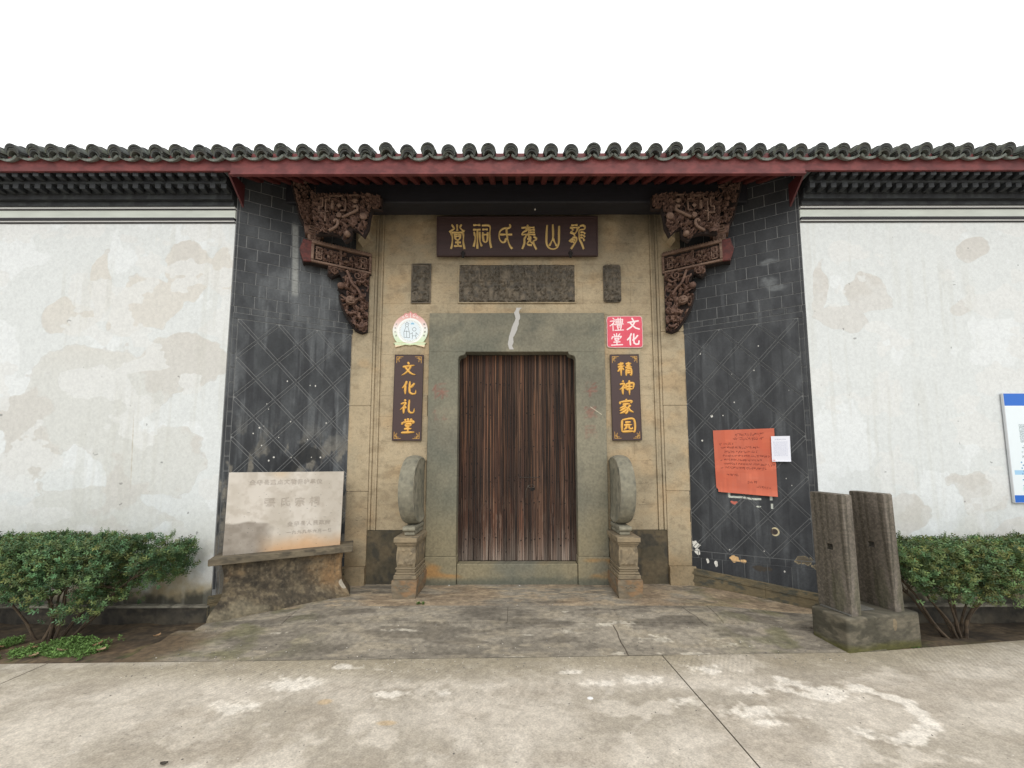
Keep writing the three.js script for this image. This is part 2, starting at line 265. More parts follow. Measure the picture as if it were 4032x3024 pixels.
// beds of soil along the white walls
function soil(name, x0, x1, label) {
  const m = tex(768, 384, (u, v) => { const x = mix(x0, x1, u), z = v * 2; let c = mixc([62, 53, 42], [90, 77, 60], sst(0.3, 0.7, fbm(x * 3, z * 4, 4))); c = mixc(c, [122, 99, 74], 0.45 * sst(0.5, 0.7, fbm(x * 2 + 9, z * 3, 3)) * sst(0.8, 1.5, z)); c = mixc(c, [62, 74, 34], 0.5 * sst(0.5, 0.7, fbm(x * 5 + 2, z * 6, 3)) * sst(1.1, 1.6, z)); return mulc(c, 0.7 + 0.6 * fbm(x * 30, z * 30, 3)); });
  const g = sheet(() => x0, () => x1, () => 0.6, (x) => edgeZ(x) - 0.004, 90, 30, (x, z) => mix(-0.2, -0.135, sst(0.85, edgeZ(x), z)) + 0.05 * (fbm(x * 6, z * 6, 4) - 0.5) * sst(0, 0.12, edgeZ(x) - z) - 0.02 * sst(3.45, 3.0, Math.abs(x)));
  const o = new THREE.Mesh(planarUV(g, (x, y, z) => [(x - x0) / (x1 - x0), z / 2]), std({ map: m, roughness: 1, bumpMap: grainBump, bumpScale: 0.004 }));
  o.name = name; o.receiveShadow = true; scene.add(struct(o, label));
}
soil('soil_bed', -9, -2.75, 'bare brown soil bed along the left white wall');
soil('soil_bed_001', 2.9, 9, 'bare brown soil bed along the right white wall');

// ================================================================ ENTRANCE WALL (tan stone)
const stoneMap = tex(1024, 1232, (u, v) => {
  const x = (u - 0.5) * 4.6, y = v * 5.4, n1 = fbm(x * 1.3 + 3, y * 1.3, 4), n2 = fbm(x * 7, y * 11, 4), n3 = fbm(x * 42, y * 50, 3);
  let c = mixc([162, 147, 121], [179, 163, 135], sst(0.25, 0.75, n1));
  c = mixc(c, [152, 142, 120], 0.55 * sst(0.4, 0.75, fbm(x * 2.6 + 40, y * 3.1, 4)));
  c = mixc(c, [182, 150, 110], 0.35 * sst(0.5, 0.8, fbm(x * 3 + 11, y * 4.2 + 5, 3)));
  c = mixc(c, [126, 112, 90], 0.35 * sst(0.55, 0.8, n2) + 0.25 * sst(0.62, 0.75, n3));
  const pit = vn(x * 46 + 3, y * 58); c = mixc(c, [92, 76, 58], 0.6 * sst(0.93, 0.98, pit) * sst(0.4, 0.6, n2));
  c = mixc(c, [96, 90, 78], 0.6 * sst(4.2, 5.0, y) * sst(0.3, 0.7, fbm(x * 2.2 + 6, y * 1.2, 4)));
  c = mixc(c, [104, 96, 80], 0.6 * sst(2.0, 1.86, Math.abs(x) + 0.06 * (n2 - 0.5)) * sst(1.8, 1.94, Math.abs(x)) * sst(2.8, 3.4, y));
  c = mixc(c, [120, 104, 78], 0.5 * sst(0.5, 0.25, y + 0.3 * (n1 - 0.5)));
  return mulc(c, (0.88 + 0.24 * n3) * grit(0.06));
});
const stoneMat = std({ map: stoneMap, bumpMap: grainBump, bumpScale: 0.003 });
const stoneUV = (x, y, z) => [x / 4.6 + 0.5 + z * 0.05, y / 5.4];
const hall = thing('entrance_wall', 'tan stone block wall around the timber door, between the black wing walls', 'wall');
{
  part('wall_core_and_light_stop', merge([box(-2.6, -0.81, -0.4, 5.6, -0.5, -0.014), box(0.81, 2.6, -0.4, 5.6, -0.5, -0.014), box(-0.809, 0.809, 3.05, 5.6, -0.5, -0.014), box(-0.812, 0.812, -0.4, 3.052, -0.498, -0.3)]), std({ color: lin(0.3, 0.255, 0.185) }), hall);  // solid core; the last box is added behind the door to stop light leaking
  const h = [0.32, 0.27, 0.3, 0.26, 0.33, 0.28, 0.25, 0.31, 0.27, 0.282, 0.16, 0.29, 0.26, 0.3, 0.28, 0.3, 0.3];
  let y = 0.684;
  for (let r = 0; r < h.length && y < 5.3; r++) {
    const y1 = Math.min(5.35, y + h[r]); let x = -1.83;
    while (x < 1.829) {
      let x1 = x + rr(0.34, 0.78); if (x1 > 1.6) x1 = 1.83;
      const spans = y1 < 3.57 ? [[x, Math.min(x1, -1.165)], [Math.max(x, 1.165), x1]] : [[x, x1]];
      for (const [a, b] of spans) if (b - a > 0.03) part('stone_block', planarUV(rbox(a + 0.0006, b - 0.0006, y + 0.0006, y1 - 0.0006, -0.013, rr(-0.0005, 0.0009), 0.0012), stoneUV), stoneMat, hall);
      x = x1;
    }
    y = y1;
  }
  const dk = std({ map: stoneTile([76, 70, 56], [92, 82, 64], [58, 56, 50], 3), bumpMap: grainBump, bumpScale: 0.004 });
  for (const s of [-1, 1]) {
    const X = (a, b) => [Math.min(s * a, s * b), Math.max(s * a, s * b)];
    for (const [a, b, z] of [[1.832, 1.856, 0.022], [1.857, 1.9, 0.008], [1.901, 1.932, 0.03]]) part('moulding', planarUV(rbox(...X(a, b), 0.684, 5.3, -0.013, z, 0.006), stoneUV), stoneMat, hall);
    for (const [ya, yb] of [[0.236, 1.18], [1.183, 2.3], [2.303, 3.3], [3.303, 4.35], [4.353, 5.3]]) part('pilaster_block', planarUV(rbox(...X(1.934, 2.26), ya, yb, -0.3, 0.04 + rr(-0.002, 0.002), 0.006), stoneUV), stoneMat, hall);
    part('pilaster_base', planarUV(new THREE.BoxGeometry(0.33, 0.28, 0.14, 8, 8, 4).translate(s * 2.1, 0.095, 0.0), stoneUV), stoneMat, hall);
    { const g = hall.children[hall.children.length - 1].geometry, p = g.attributes.position; for (let i = 0; i < p.count; i++) p.setZ(i, p.getZ(i) + 0.03 * (fbm(p.getX(i) * 14, p.getY(i) * 14, 3) - 0.4)); g.computeVertexNormals(); }
    part('plinth_block', boxUV(rbox(...X(1.18, 1.945), -0.1, 0.682, -0.013, 0.02, 0.006), 0.8), dk, hall);
    const cb = new THREE.Shape(); for (const [i, q] of [[0, 4.5], [0.0, 5.2], [0.32, 5.2], [0.12, 4.94], [0.1, 4.62]].entries()) cb[i ? 'lineTo' : 'moveTo'](s * (2.1 - q[0]), q[1]);
    part('corbel_stone', planarUV(new THREE.ExtrudeGeometry(cb, { depth: 0.16, bevelEnabled: true, bevelSize: 0.01, bevelThickness: 0.01, bevelSegments: 1 }).translate(0, 0, 0.045), stoneUV), stoneMat, hall);
  }
}
// ---------------------------------------------------------------- stone doorway
const frameMap = (() => {
  const red = pixelsOf(canvas(384, 576, (c, w, h) => {
    c.fillStyle = '#000'; c.fillRect(0, 0, w, h); c.strokeStyle = '#fff';
    const px = (x) => (x / 2.4 + 0.5) * w, py = (y) => (1 - y / 3.6) * h;
    drawGlyph(c, 'bao', px(-1.0), py(2.5), 34, 4); c.globalAlpha = 0.5; drawGlyph(c, 'wei', px(-1.0), py(2.2), 30, 4);
    c.globalAlpha = 1; drawGlyph(c, 'huas', px(0.98), py(2.52), 32, 4); c.globalAlpha = 0.7; drawGlyph(c, 'jia', px(0.98), py(2.22), 30, 4); c.globalAlpha = 0.4; drawGlyph(c, 'min', px(0.98), py(1.95), 30, 4);
  }));
  return tex(768, 1152, (u, v) => {
    const x = (u - 0.5) * 2.4, y = v * 3.6, n1 = fbm(x * 1.8 + 7, y * 1.6 + 2, 4), n2 = fbm(x * 9, y * 9, 4), n3 = fbm(x * 50, y * 50, 2);
    let c = mixc([114, 111, 97], [133, 128, 110], sst(0.3, 0.7, n1));
    c = mixc(c, [96, 99, 88], 0.5 * sst(0.4, 0.8, fbm(x * 2.2 + 31, y * 2 + 8, 4)));
    c = mixc(c, [142, 128, 96], 0.5 * sst(1.2, 0.5, y) * sst(0.3, 0.6, n1));
    c = mixc(c, [164, 124, 76], 0.85 * sst(0.36, 0.3, y) * sst(0.42, 0.6, fbm(x * 1.9 + 3, y * 4, 3)) * sst(0.06, 0.14, y));
    c = mixc(c, [84, 86, 76], 0.7 * sst(0.12, 0.04, y + 0.08 * (n2 - 0.5)));
    c = mixc(c, [84, 86, 78], 0.4 * sst(0.5, 0.8, fbm(x * 4, y * 6, 4)) * sst(2.9, 3.3, y));
    c = mixc(c, [146, 78, 70], 0.42 * ((red(u, v)[0] + red(u + 0.004, v + 0.003)[0] + red(u - 0.005, v - 0.002)[0]) / 765) * sst(0.35, 0.65, n2));
    const scr = Math.abs((y - 2.27) + 0.7 * (x - 1.0)); c = mixc(c, [200, 190, 168], 0.8 * sst(0.008, 0.003, scr) * (x > 0.98 && x < 1.13 ? 1 : 0));
    return mulc(c, 0.9 + 0.2 * n3);
  });
})();
const frameMat = std({ map: frameMap, bumpMap: grainBump, bumpScale: 0.002, roughness: 0.85 });
const frameUV = (x, y, z) => [x / 2.4 + 0.5 + z * 0.12, y / 3.6];
const frame = thing('stone_doorway', 'grey green stone door surround with notched upper corners and a white streak', 'doorway');
{
  const lt = new THREE.Shape(); const o = 0.787, yb = 3.03;
  lt.moveTo(-1.171, yb - 0.0); lt.lineTo(-o, yb); lt.lineTo(-o, yb); lt.lineTo(o, yb); lt.lineTo(1.171, yb); lt.lineTo(1.171, 3.555); lt.lineTo(-1.171, 3.555); lt.closePath();
  part('lintel', planarUV(new THREE.ExtrudeGeometry(lt, { depth: 0.2, bevelEnabled: true, bevelSize: 0.004, bevelThickness: 0.005, bevelSegments: 1 }).translate(0, 0, -0.155), frameUV), frameMat, frame);
  for (const s of [-1, 1]) {
    const c = new THREE.Shape();                          // jamb, its upper inner corner swelling into the notch
    c.moveTo(s * 1.171, 0.364); c.lineTo(s * o, 0.364); c.lineTo(s * o, 2.9); c.quadraticCurveTo(s * (o - 0.0), 2.975, s * (o - 0.05), 2.98); c.quadraticCurveTo(s * (o - 0.095), 2.985, s * (o - 0.1), 3.026); c.lineTo(s * 1.171, 3.026); c.closePath();
    part('jamb', planarUV(new THREE.ExtrudeGeometry(c, { depth: 0.2, bevelEnabled: true, bevelSize: 0.004, bevelThickness: 0.005, bevelSegments: 1, curveSegments: 8 }).translate(0, 0, -0.155), frameUV), frameMat, frame);
    part('jamb_base', planarUV(rbox(Math.min(s * 0.775, s * 1.18), Math.max(s * 0.775, s * 1.18), -0.08, 0.358, -0.2, 0.068, 0.012, 2), frameUV), frameMat, frame);
  }
  part('threshold', planarUV(rbox(-0.772, 0.772, -0.08, 0.262, -0.2, 0.04, 0.012, 2), frameUV), frameMat, frame);
  const st = [[0.03, 3.63], [-0.005, 3.56], [0.012, 3.48], [-0.03, 3.36], [-0.075, 3.22], [-0.09, 3.12], [-0.07, 3.04]], L = [], Rr = [];
  for (let i = 0; i < st.length - 1; i++) for (let k = 0; k < 5; k++) { const t = k / 5, x = mix(st[i][0], st[i + 1][0], t), y = mix(st[i][1], st[i + 1][1], t), w = 0.022 + 0.018 * fbm(y * 22, 3, 3); L.push([x - w, y]); Rr.unshift([x + w * (0.7 + 0.7 * vn(y * 31, 8)), y]); }
  const sh = new THREE.Shape(); [...L, ...Rr].forEach((p, i) => sh[i ? 'lineTo' : 'moveTo'](p[0], p[1]));
  part('plaster_streak', boxUV(new THREE.ExtrudeGeometry(sh, { depth: 0.004, bevelEnabled: false }).translate(0, 0, 0.0502), 2), std({ color: lin(0.48, 0.47, 0.45), bumpMap: grainBump, bumpScale: 0.003 }), frame, 'irregular white plaster streak running down the lintel');
}
// ---------------------------------------------------------------- timber double door
const doorMap = tex(900, 1400, (u, v) => {
  const x = u * 1.6, y = v * 2.8, g = fbm(x * 95, y * 1.6, 4), s = fbm(x * 34 + 5, y * 0.55, 3), k = fbm(x * 20, y * 5 + 40, 4);
  let c = mixc([64, 42, 32], [100, 66, 49], sst(0.3, 0.7, g));
  const warm = sst(0.4, 0.65, s) * sst(0.6, 1.4, y + 0.5 * (k - 0.5));
  c = mixc(c, [128, 94, 66], 0.62 * warm * sst(0.25, 0.7, g)); c = mixc(c, [96, 80, 66], 0.4 * sst(0.45, 0.7, fbm(x * 3 + 8, y * 0.9, 3)));
  c = mixc(c, [30, 22, 18], 0.75 * sst(0.52, 0.64, fbm(x * 110 + 9, y * 1.4, 3)));
  c = mixc(c, [138, 126, 116], 0.9 * sst(0.85, 0.25, y + 0.5 * (s - 0.5)) * sst(0.2, 0.55, g));
  c = mixc(c, [122, 112, 102], 0.35 * sst(0.58, 0.72, k) * sst(1.6, 0.7, y));
  c = mixc(c, [52, 38, 32], 0.6 * sst(0.5, 0.68, fbm(x * 5 + 2, y * 1.3 + 7, 3)) * blob(0, y, 0, 1.2, 1, 0.45));
  const kn = vn(x * 60 + 7, y * 13), knot = sst(0.93, 0.97, kn); c = mixc(c, [24, 17, 13], 0.8 * knot);
  return c;
});
doorMap.wrapS = THREE.MirroredRepeatWrapping;
const doorBump = tex(900, 900, (u, v) => 60 + 150 * fbm(u * 150, v * 5, 4), false); doorBump.wrapS = THREE.MirroredRepeatWrapping;
const doorMat = std({ map: doorMap, bumpMap: doorBump, bumpScale: 0.004, roughness: 0.82 });
const doorMats = [0.6, 0.85, 1.05, 1.3].map((k) => { const m = doorMat.clone(); m.color.setRGB(k, k * 0.985, k * 0.97); return m; });
const door = thing('double_door', 'old brown timber double door of narrow upright planks, greyed at the foot', 'door', [0, 0, -0.1]);
{
  const nails = [];
  for (const s of [-1, 1]) {
    const leaf = part('door_leaf', planarUV(box(s < 0 ? -0.8 : 0.002, s < 0 ? -0.002 : 0.8, 0.262, 3.03, -0.06, -0.022), (x, y) => [x / 1.6 + 0.5, y / 2.8]), std({ color: lin(0.012, 0.009, 0.007) }), door);
    let x = 0.004;
    while (x < 0.785) {
      let w = rr(0.05, 0.095); if (x + w > 0.74) w = 0.79 - x;
      const a = s < 0 ? -x - w + 0.003 : x + 0.0, b = s < 0 ? -x : x + w - 0.003, off = rr(-0.4, 0.4), zt = rr(-0.004, 0.006), top = 3.02, bot = 0.268 + rr(0, 0.006);
      // boards weathered into ridges: a thin strip of relief down each board
      const n = 1 + Math.round(w / 0.03), gl = [];
      for (let i = 0; i < n; i++) {
        const p = mix(a, b, i / n), q = mix(a, b, (i + 1) / n) - (i < n - 1 ? rr(0.0015, 0.004) : 0.001), cut = rnd() < 0.6 ? rr(0.5, 1.3) : bot, zz = zt + rr(-0.006, 0.005), u0 = rr(-0.35, 0.35);
        const uvf = (X, Y, Z) => [clamp(X / 1.6 + 0.5 + u0, -1, 2) + Z * 0.4, Y / 2.8];
        gl.push(planarUV(rbox(p, q, cut, top, -0.024, zz, 0.004), uvf)); if (cut > bot) gl.push(planarUV(rbox(p - 0.001, q + 0.001, bot, cut - 0.002, -0.024, zz - 0.004, 0.003), uvf));
      }
      part('plank', merge(gl), doorMats[Math.floor(rnd() * 4)], leaf);
      for (const ny of [0.55, 1.02, 1.3, 1.36, 1.75, 2.2, 2.62]) if (rnd() < 0.72) nails.push(new THREE.SphereGeometry(0.009, 6, 4).scale(1, 1, 0.5).translate((a + b) / 2 + rr(-0.012, 0.012), ny + rr(-0.02, 0.02), zt + 0.003));
      x += w;
    }
  }
  const iron = std({ color: lin(0.03, 0.026, 0.024), metalness: 0.6, roughness: 0.7 });
  part('nail_heads', merge(nails), iron, door).userData.kind = 'stuff';
  part('wire_loop', merge([new THREE.TorusGeometry(0.034, 0.0035, 6, 18).scale(1.2, 0.6, 1).translate(0.19, 1.235, 0.012), new THREE.TubeGeometry(new THREE.CatmullRomCurve3([[0.15, 1.25, 0.01], [0.12, 1.18, 0.014], [0.115, 1.08, 0.01]].map((p) => new THREE.Vector3(...p))), 10, 0.0035, 5)]), std({ color: lin(0.1, 0.085, 0.07), roughness: 0.7 }), door);
  part('latch_bar', rbox(0.02, 0.3, 1.35, 1.358, 0.004, 0.011, 0.003), std({ color: lin(0.05, 0.04, 0.032), roughness: 0.7 }), door);
  part('latch_dark_disc', new THREE.CylinderGeometry(0.03, 0.03, 0.004, 12).rotateX(Math.PI / 2).scale(1.3, 0.8, 1).translate(0.2, 1.2, 0.006), std({ color: lin(0.01, 0.008, 0.007) }), door);  // flat near-black disc: the darkness of a latch hole is only its colour
}

// ---------------------------------------------------------------- carved relief panels
function relief(w, h, n, fn, depth) {
  const g = new THREE.PlaneGeometry(w, h, Math.round(w * n), Math.round(h * n)), p = g.attributes.position;
  for (let i = 0; i < p.count; i++) p.setZ(i, depth * fn(p.getX(i), p.getY(i)));
  g.computeVertexNormals(); return g;
}
const panelMat = std({ map: stoneTile([90, 84, 74], [112, 102, 88], [76, 72, 66], 8), bumpMap: grainBump, bumpScale: 0.004 });
function carving(seed, w, h) {
  const items = []; for (let i = 0; i < w * h * 150; i++) { const big = rnd() < 0.3; items.push([rr(-w / 2, w / 2), rr(-h / 2, h / 2), big ? rr(0.025, 0.05) : rr(0.01, 0.025), big ? rr(0.06, 0.14) : rr(0.015, 0.04), rr(0.45, 1)]); }
  return (x, y) => {
    let z = 0; for (const [a, b, p, q, k] of items) { const dx = (x - a) / p, dy = (y - b) / q, r = dx * dx + dy * dy; if (r < 1) z = Math.max(z, k * Math.sqrt(1 - r)); }
    const rg = 1 - Math.abs(2 * fbm(x * 16 + seed, y * 16, 4) - 1);
    return Math.max(z, 0.55 * sst(0.75, 1, rg)) + 0.16 * fbm(x * 40, y * 40, 2);
  };
}
function reliefPanel(name, label, x0, x1, y0, y1, splits, round) {
  const t = thing(name, label, 'relief panel', [(x0 + x1) / 2, (y0 + y1) / 2, 0.003]);
  const w = x1 - x0, h = y1 - y0;
  if (round) {
    const s = new THREE.Shape(), r = 0.04; s.moveTo(-w / 2 + r, -h / 2); s.lineTo(w / 2 - r, -h / 2); s.quadraticCurveTo(w / 2, -h / 2, w / 2, -h / 2 + r); s.lineTo(w / 2, h / 2 - r); s.quadraticCurveTo(w / 2, h / 2, w / 2 - r, h / 2); s.lineTo(-w / 2 + r, h / 2); s.quadraticCurveTo(-w / 2, h / 2, -w / 2, h / 2 - r); s.lineTo(-w / 2, -h / 2 + r); s.quadraticCurveTo(-w / 2, -h / 2, -w / 2 + r, -h / 2);
    part('backing', boxUV(new THREE.ExtrudeGeometry(s, { depth: 0.012, bevelEnabled: true, bevelSize: 0.003, bevelThickness: 0.003, bevelSegments: 1 }), 1.5), panelMat, t);
  } else part('backing', boxUV(box(-w / 2, w / 2, -h / 2, h / 2, 0, 0.006), 1.5), panelMat, t);
  let x = -w / 2;
  for (const f of splits) {
    const ww = w * f - 0.008, c = carving(x * 7 + 3, ww, h - 0.03);
    part('carved_relief', boxUV(relief(ww - 0.01, h - 0.025, 110, c, 0.05).translate(x + w * f / 2, 0, round ? 0.012 : 0.004), 1.5, x), panelMat, t);
    x += w * f;
  }
  if (!round) {
    const b = []; for (const [a, c, d, e] of [[-w / 2 - 0.012, w / 2 + 0.012, -h / 2 - 0.014, -h / 2], [-w / 2 - 0.012, w / 2 + 0.012, h / 2, h / 2 + 0.014], [-w / 2 - 0.013, -w / 2 + 0.008, -h / 2, h / 2], [w / 2 - 0.008, w / 2 + 0.013, -h / 2, h / 2]]) b.push(rbox(a, c, d, e, 0, 0.018, 0.004));
    part('rim', planarUV(merge(b), (X, Y, Z) => stoneUV(X + t.position.x, Y + t.position.y, Z)), splits.length > 1 ? stoneMat : panelMat, t);
  }
}
reliefPanel('relief_panel', 'wide grey carved relief of three scenes under the gilt name board', -0.79, 0.796, 3.725, 4.25, [0.345, 0.325, 0.33], false);
reliefPanel('relief_panel', 'narrow square-topped grey relief panel left of the wide relief', -1.43, -1.185, 3.725, 4.26, [1], false);
reliefPanel('relief_panel', 'narrow round-cornered grey relief panel right of the wide relief', 1.185, 1.42, 3.725, 4.25, [1], true);

// ---------------------------------------------------------------- gilt name board
{
  const t = thing('name_board', 'dark brown board with six gilt seal-script characters under the eaves beam', 'sign', [0.008, 4.345, 0.045]);
  const wood = std({ map: tex(512, 128, (u, v) => mulc([58, 40, 39], 0.85 + 0.3 * fbm(u * 6, v * 40, 3))), roughness: 0.6 });
  const T = new THREE.Matrix4().makeRotationX(0.06), ap = (g) => g.applyMatrix4(T), S = 2.19 / 1965;
  part('board', ap(planarUV(rbox(-1.095, 1.095, 0, 0.545, 0, 0.04, 0.006), (x, y) => [x / 2.2 + 0.5, y / 0.55])), wood, t);
  part('border_moulding', ap(merge([rbox(-1.095, 1.095, 0.001, 0.02, 0.03, 0.046, 0.004), rbox(-1.095, 1.095, 0.525, 0.545, 0.03, 0.046, 0.004), rbox(-1.095, -1.075, 0.021, 0.524, 0.03, 0.046, 0.004), rbox(1.075, 1.095, 0.021, 0.524, 0.03, 0.046, 0.004)])), wood, t);
  const gilt = std({ color: lin(0.62, 0.43, 0.16), metalness: 0.2, roughness: 0.45 });
  const SEAL = [
    '295,170 310,195 325,215 300,235 262,262;358,170 360,250;410,170 396,202 420,235 452,254;290,265 425,264;425,264 436,300 434,380 450,470;282,266 300,310 298,400 285,466;325,285 400,285;328,285 336,325 346,350 380,350 394,325 398,285;336,310 394,309;368,352 370,425;335,385 406,385;322,429 418,429',
    '555,175 642,174;553,231 646,229;606,231 606,466;565,258 580,330 560,442;634,260 640,380 662,436;660,180 742,180 760,196 757,280 760,380 776,456;665,228 732,228;672,265 676,335 686,374 702,384 718,376 728,335 732,265;674,292 730,291',
    '1000,168 1006,195 985,211 930,216 885,246 870,292 875,342 895,374 918,386 944,372 954,345 976,346;960,213 966,290 980,370 1004,430 1032,466;880,290 1030,290',
    '1143,210 1200,208 1206,236 1165,262 1150,292 1192,291 1196,312 1180,340 1178,392 1150,470;1218,175 1215,215 1194,242;1225,206 1302,205;1236,235 1306,233;1240,263 1306,262;1200,291 1312,290;1230,206 1234,290;1232,305 1240,360 1215,395 1222,412 1272,420;1212,346 1262,330;1250,312 1256,380 1286,396;1290,318 1322,335 1320,355 1290,370 1292,402 1326,474',
    '1456,180 1448,300 1450,400 1475,450 1525,468 1575,450 1595,400 1600,300 1602,190;1525,172 1525,330 1500,392 1478,432;1525,330 1550,392 1576,436',
    '1748,180 1826,175;1733,209 1852,206;1760,214 1776,246;1830,212 1820,242 1790,280 1736,266;1745,254 1780,285 1790,310 1740,360 1724,381;1762,330 1810,331 1815,356 1770,430 1743,469;1756,355 1800,360;1745,376 1786,385;1850,190 1895,180 1916,200 1905,226 1850,240 1846,300 1850,346 1876,400 1902,472;1860,262 1900,266 1922,286;1860,295 1895,301 1918,324;1860,325 1890,336 1912,370',
  ];
  for (const s of SEAL) part('gilt_character', ap(merge(strokes(s).map((q) => ribbon(q.map((p) => [(p[0] - 1092) * S, 0.545 - (p[1] - 70) * 0.545 / 480]), (k) => 0.0155 * (0.85 + 0.2 * Math.sin(k * 9)), 0.008))).translate(0, 0, 0.041)), gilt, t);
  for (const x of [-0.735, 0.72]) part('hook', ap(merge([rbox(x - 0.016, x + 0.016, -0.03, 0.06, 0.04, 0.062, 0.004), rbox(x - 0.03, x + 0.03, 0.02, 0.045, 0.04, 0.056, 0.004)])), std({ color: lin(0.015, 0.013, 0.013) }), t);
}
// ---------------------------------------------------------------- couplet boards, emblem, red plaque
const boardMat = std({ color: lin(0.058, 0.032, 0.03), roughness: 0.55 }), goldMat = std({ color: lin(0.75, 0.42, 0.09), roughness: 0.5, metalness: 0.15 });
function couplet(label, xc, slant, keys) {
  const t = thing('couplet_board', label, 'sign', [xc, 1.84, 0.006]), W = 0.385, H = 1.152;
  const shear = new THREE.Matrix4().makeRotationZ(slant), ap = (g) => g.applyMatrix4(shear);
  part('board', ap(rbox(-W / 2, W / 2, 0, H, 0, 0.024, 0.003)), boardMat, t);
  const edge = std({ color: lin(0.035, 0.02, 0.019), roughness: 0.5 });
  const e = 0.006; part('raised_edge', ap(merge([box(-W / 2, W / 2, 0.001, e, 0.023, 0.027), box(-W / 2, W / 2, H - e, H - 0.001, 0.023, 0.027), box(-W / 2 + 0.0005, -W / 2 + e, e, H - e, 0.023, 0.027), box(W / 2 - e, W / 2 - 0.0005, e, H - e, 0.023, 0.027)])), edge, t);
  keys.forEach((k, i) => part('gold_character', ap(glyphGeo(k, 0.005 + (i % 2 ? 0.008 : -0.008), H - 0.2 - i * 0.252, 0.205, 0.0145, 0.009).translate(0, 0, 0.025)), goldMat, t));
  for (const sx of [-1, 1]) for (const sy of [0, 1]) {
    const X = (a) => sx * (W / 2 - 0.028 - a), Y = (b) => sy ? H - 0.028 - b : 0.028 + b, l = [];
    for (const q of [[0, 0, 0.085, 0], [0, 0, 0, 0.085], [0.018, 0.018, 0.06, 0.018], [0.018, 0.018, 0.018, 0.06], [0, 0.034, 0.034, 0.034], [0.034, 0, 0.034, 0.034], [0.034, 0.05, 0.034, 0.07]]) { const x0 = X(q[0]), y0 = Y(q[1]), x1 = X(q[2]), y1 = Y(q[3]); l.push(box(Math.min(x0, x1) - 0.0022, Math.max(x0, x1) + 0.0022, Math.min(y0, y1) - 0.0022, Math.max(y0, y1) + 0.0022, 0.0241, 0.0255 + l.length * 0.0002)); }
    part('corner_ornament', ap(merge(l)), goldMat, t);
  }
}
couplet('brown board with four gold characters, left of the door under the round emblem', -1.452, -0.009, ['wen', 'hua', 'li', 'tang']);
couplet('brown board with four gold characters, right of the door under the red plaque', 1.45, 0.009, ['jing', 'shen', 'jia', 'yuan']);
{
  const t = thing('red_plaque', 'square pinkish red plaque with four white characters, upper right of the door', 'sign', [1.457, 3.307, 0.004]);
  const W = 0.485, H = 0.44, c = canvas(512, 464, (x, w, h) => {
    x.fillStyle = '#d9455c'; x.fillRect(0, 0, w, h);
    for (let i = 0; i < 160; i++) { x.fillStyle = `rgba(${rnd() < 0.5 ? '235,110,125' : '200,60,80'},0.12)`; x.fillRect(rr(-40, w), rr(-20, h), rr(20, 120), rr(6, 40)); }
    x.strokeStyle = '#f3e3e3'; drawGlyph(x, 'wen', 375, 125, 185, 22); drawGlyph(x, 'hua', 375, 345, 180, 22); drawGlyph(x, 'lii', 140, 125, 200, 14); drawGlyph(x, 'tang', 140, 345, 180, 16);
  });
  const s = new THREE.Shape(), pts = [];
  for (let i = 0; i < 80; i++) { const a = (i / 80) * Math.PI * 2, q = Math.max(Math.abs(Math.cos(a)), Math.abs(Math.sin(a))), r = 1 / Math.pow(Math.pow(Math.abs(Math.cos(a)), 14) + Math.pow(Math.abs(Math.sin(a)), 14), 1 / 14), j = 1 + 0.012 * (vn(i * 0.9, 4) - 0.5) * 2; pts.push([Math.cos(a) * r * W / 2 * j, Math.sin(a) * r * H / 2 * j]); }
  pts.forEach((p, i) => s[i ? 'lineTo' : 'moveTo'](...p));
  part('backing_edge', new THREE.ExtrudeGeometry(s, { depth: 0.012, bevelEnabled: false }), std({ color: lin(0.72, 0.52, 0.5), roughness: 0.4 }), t);
  const s2 = new THREE.Shape(); pts.forEach((p, i) => s2[i ? 'lineTo' : 'moveTo'](p[0] * 0.965, p[1] * 0.962));
  part('printed_face', planarUV(new THREE.ExtrudeGeometry(s2, { depth: 0.003, bevelEnabled: false }).translate(0, 0, 0.0121), (x, y) => [x / W + 0.5, y / H + 0.5]), std({ map: canvasTex(c), roughness: 0.35 }), t);
}
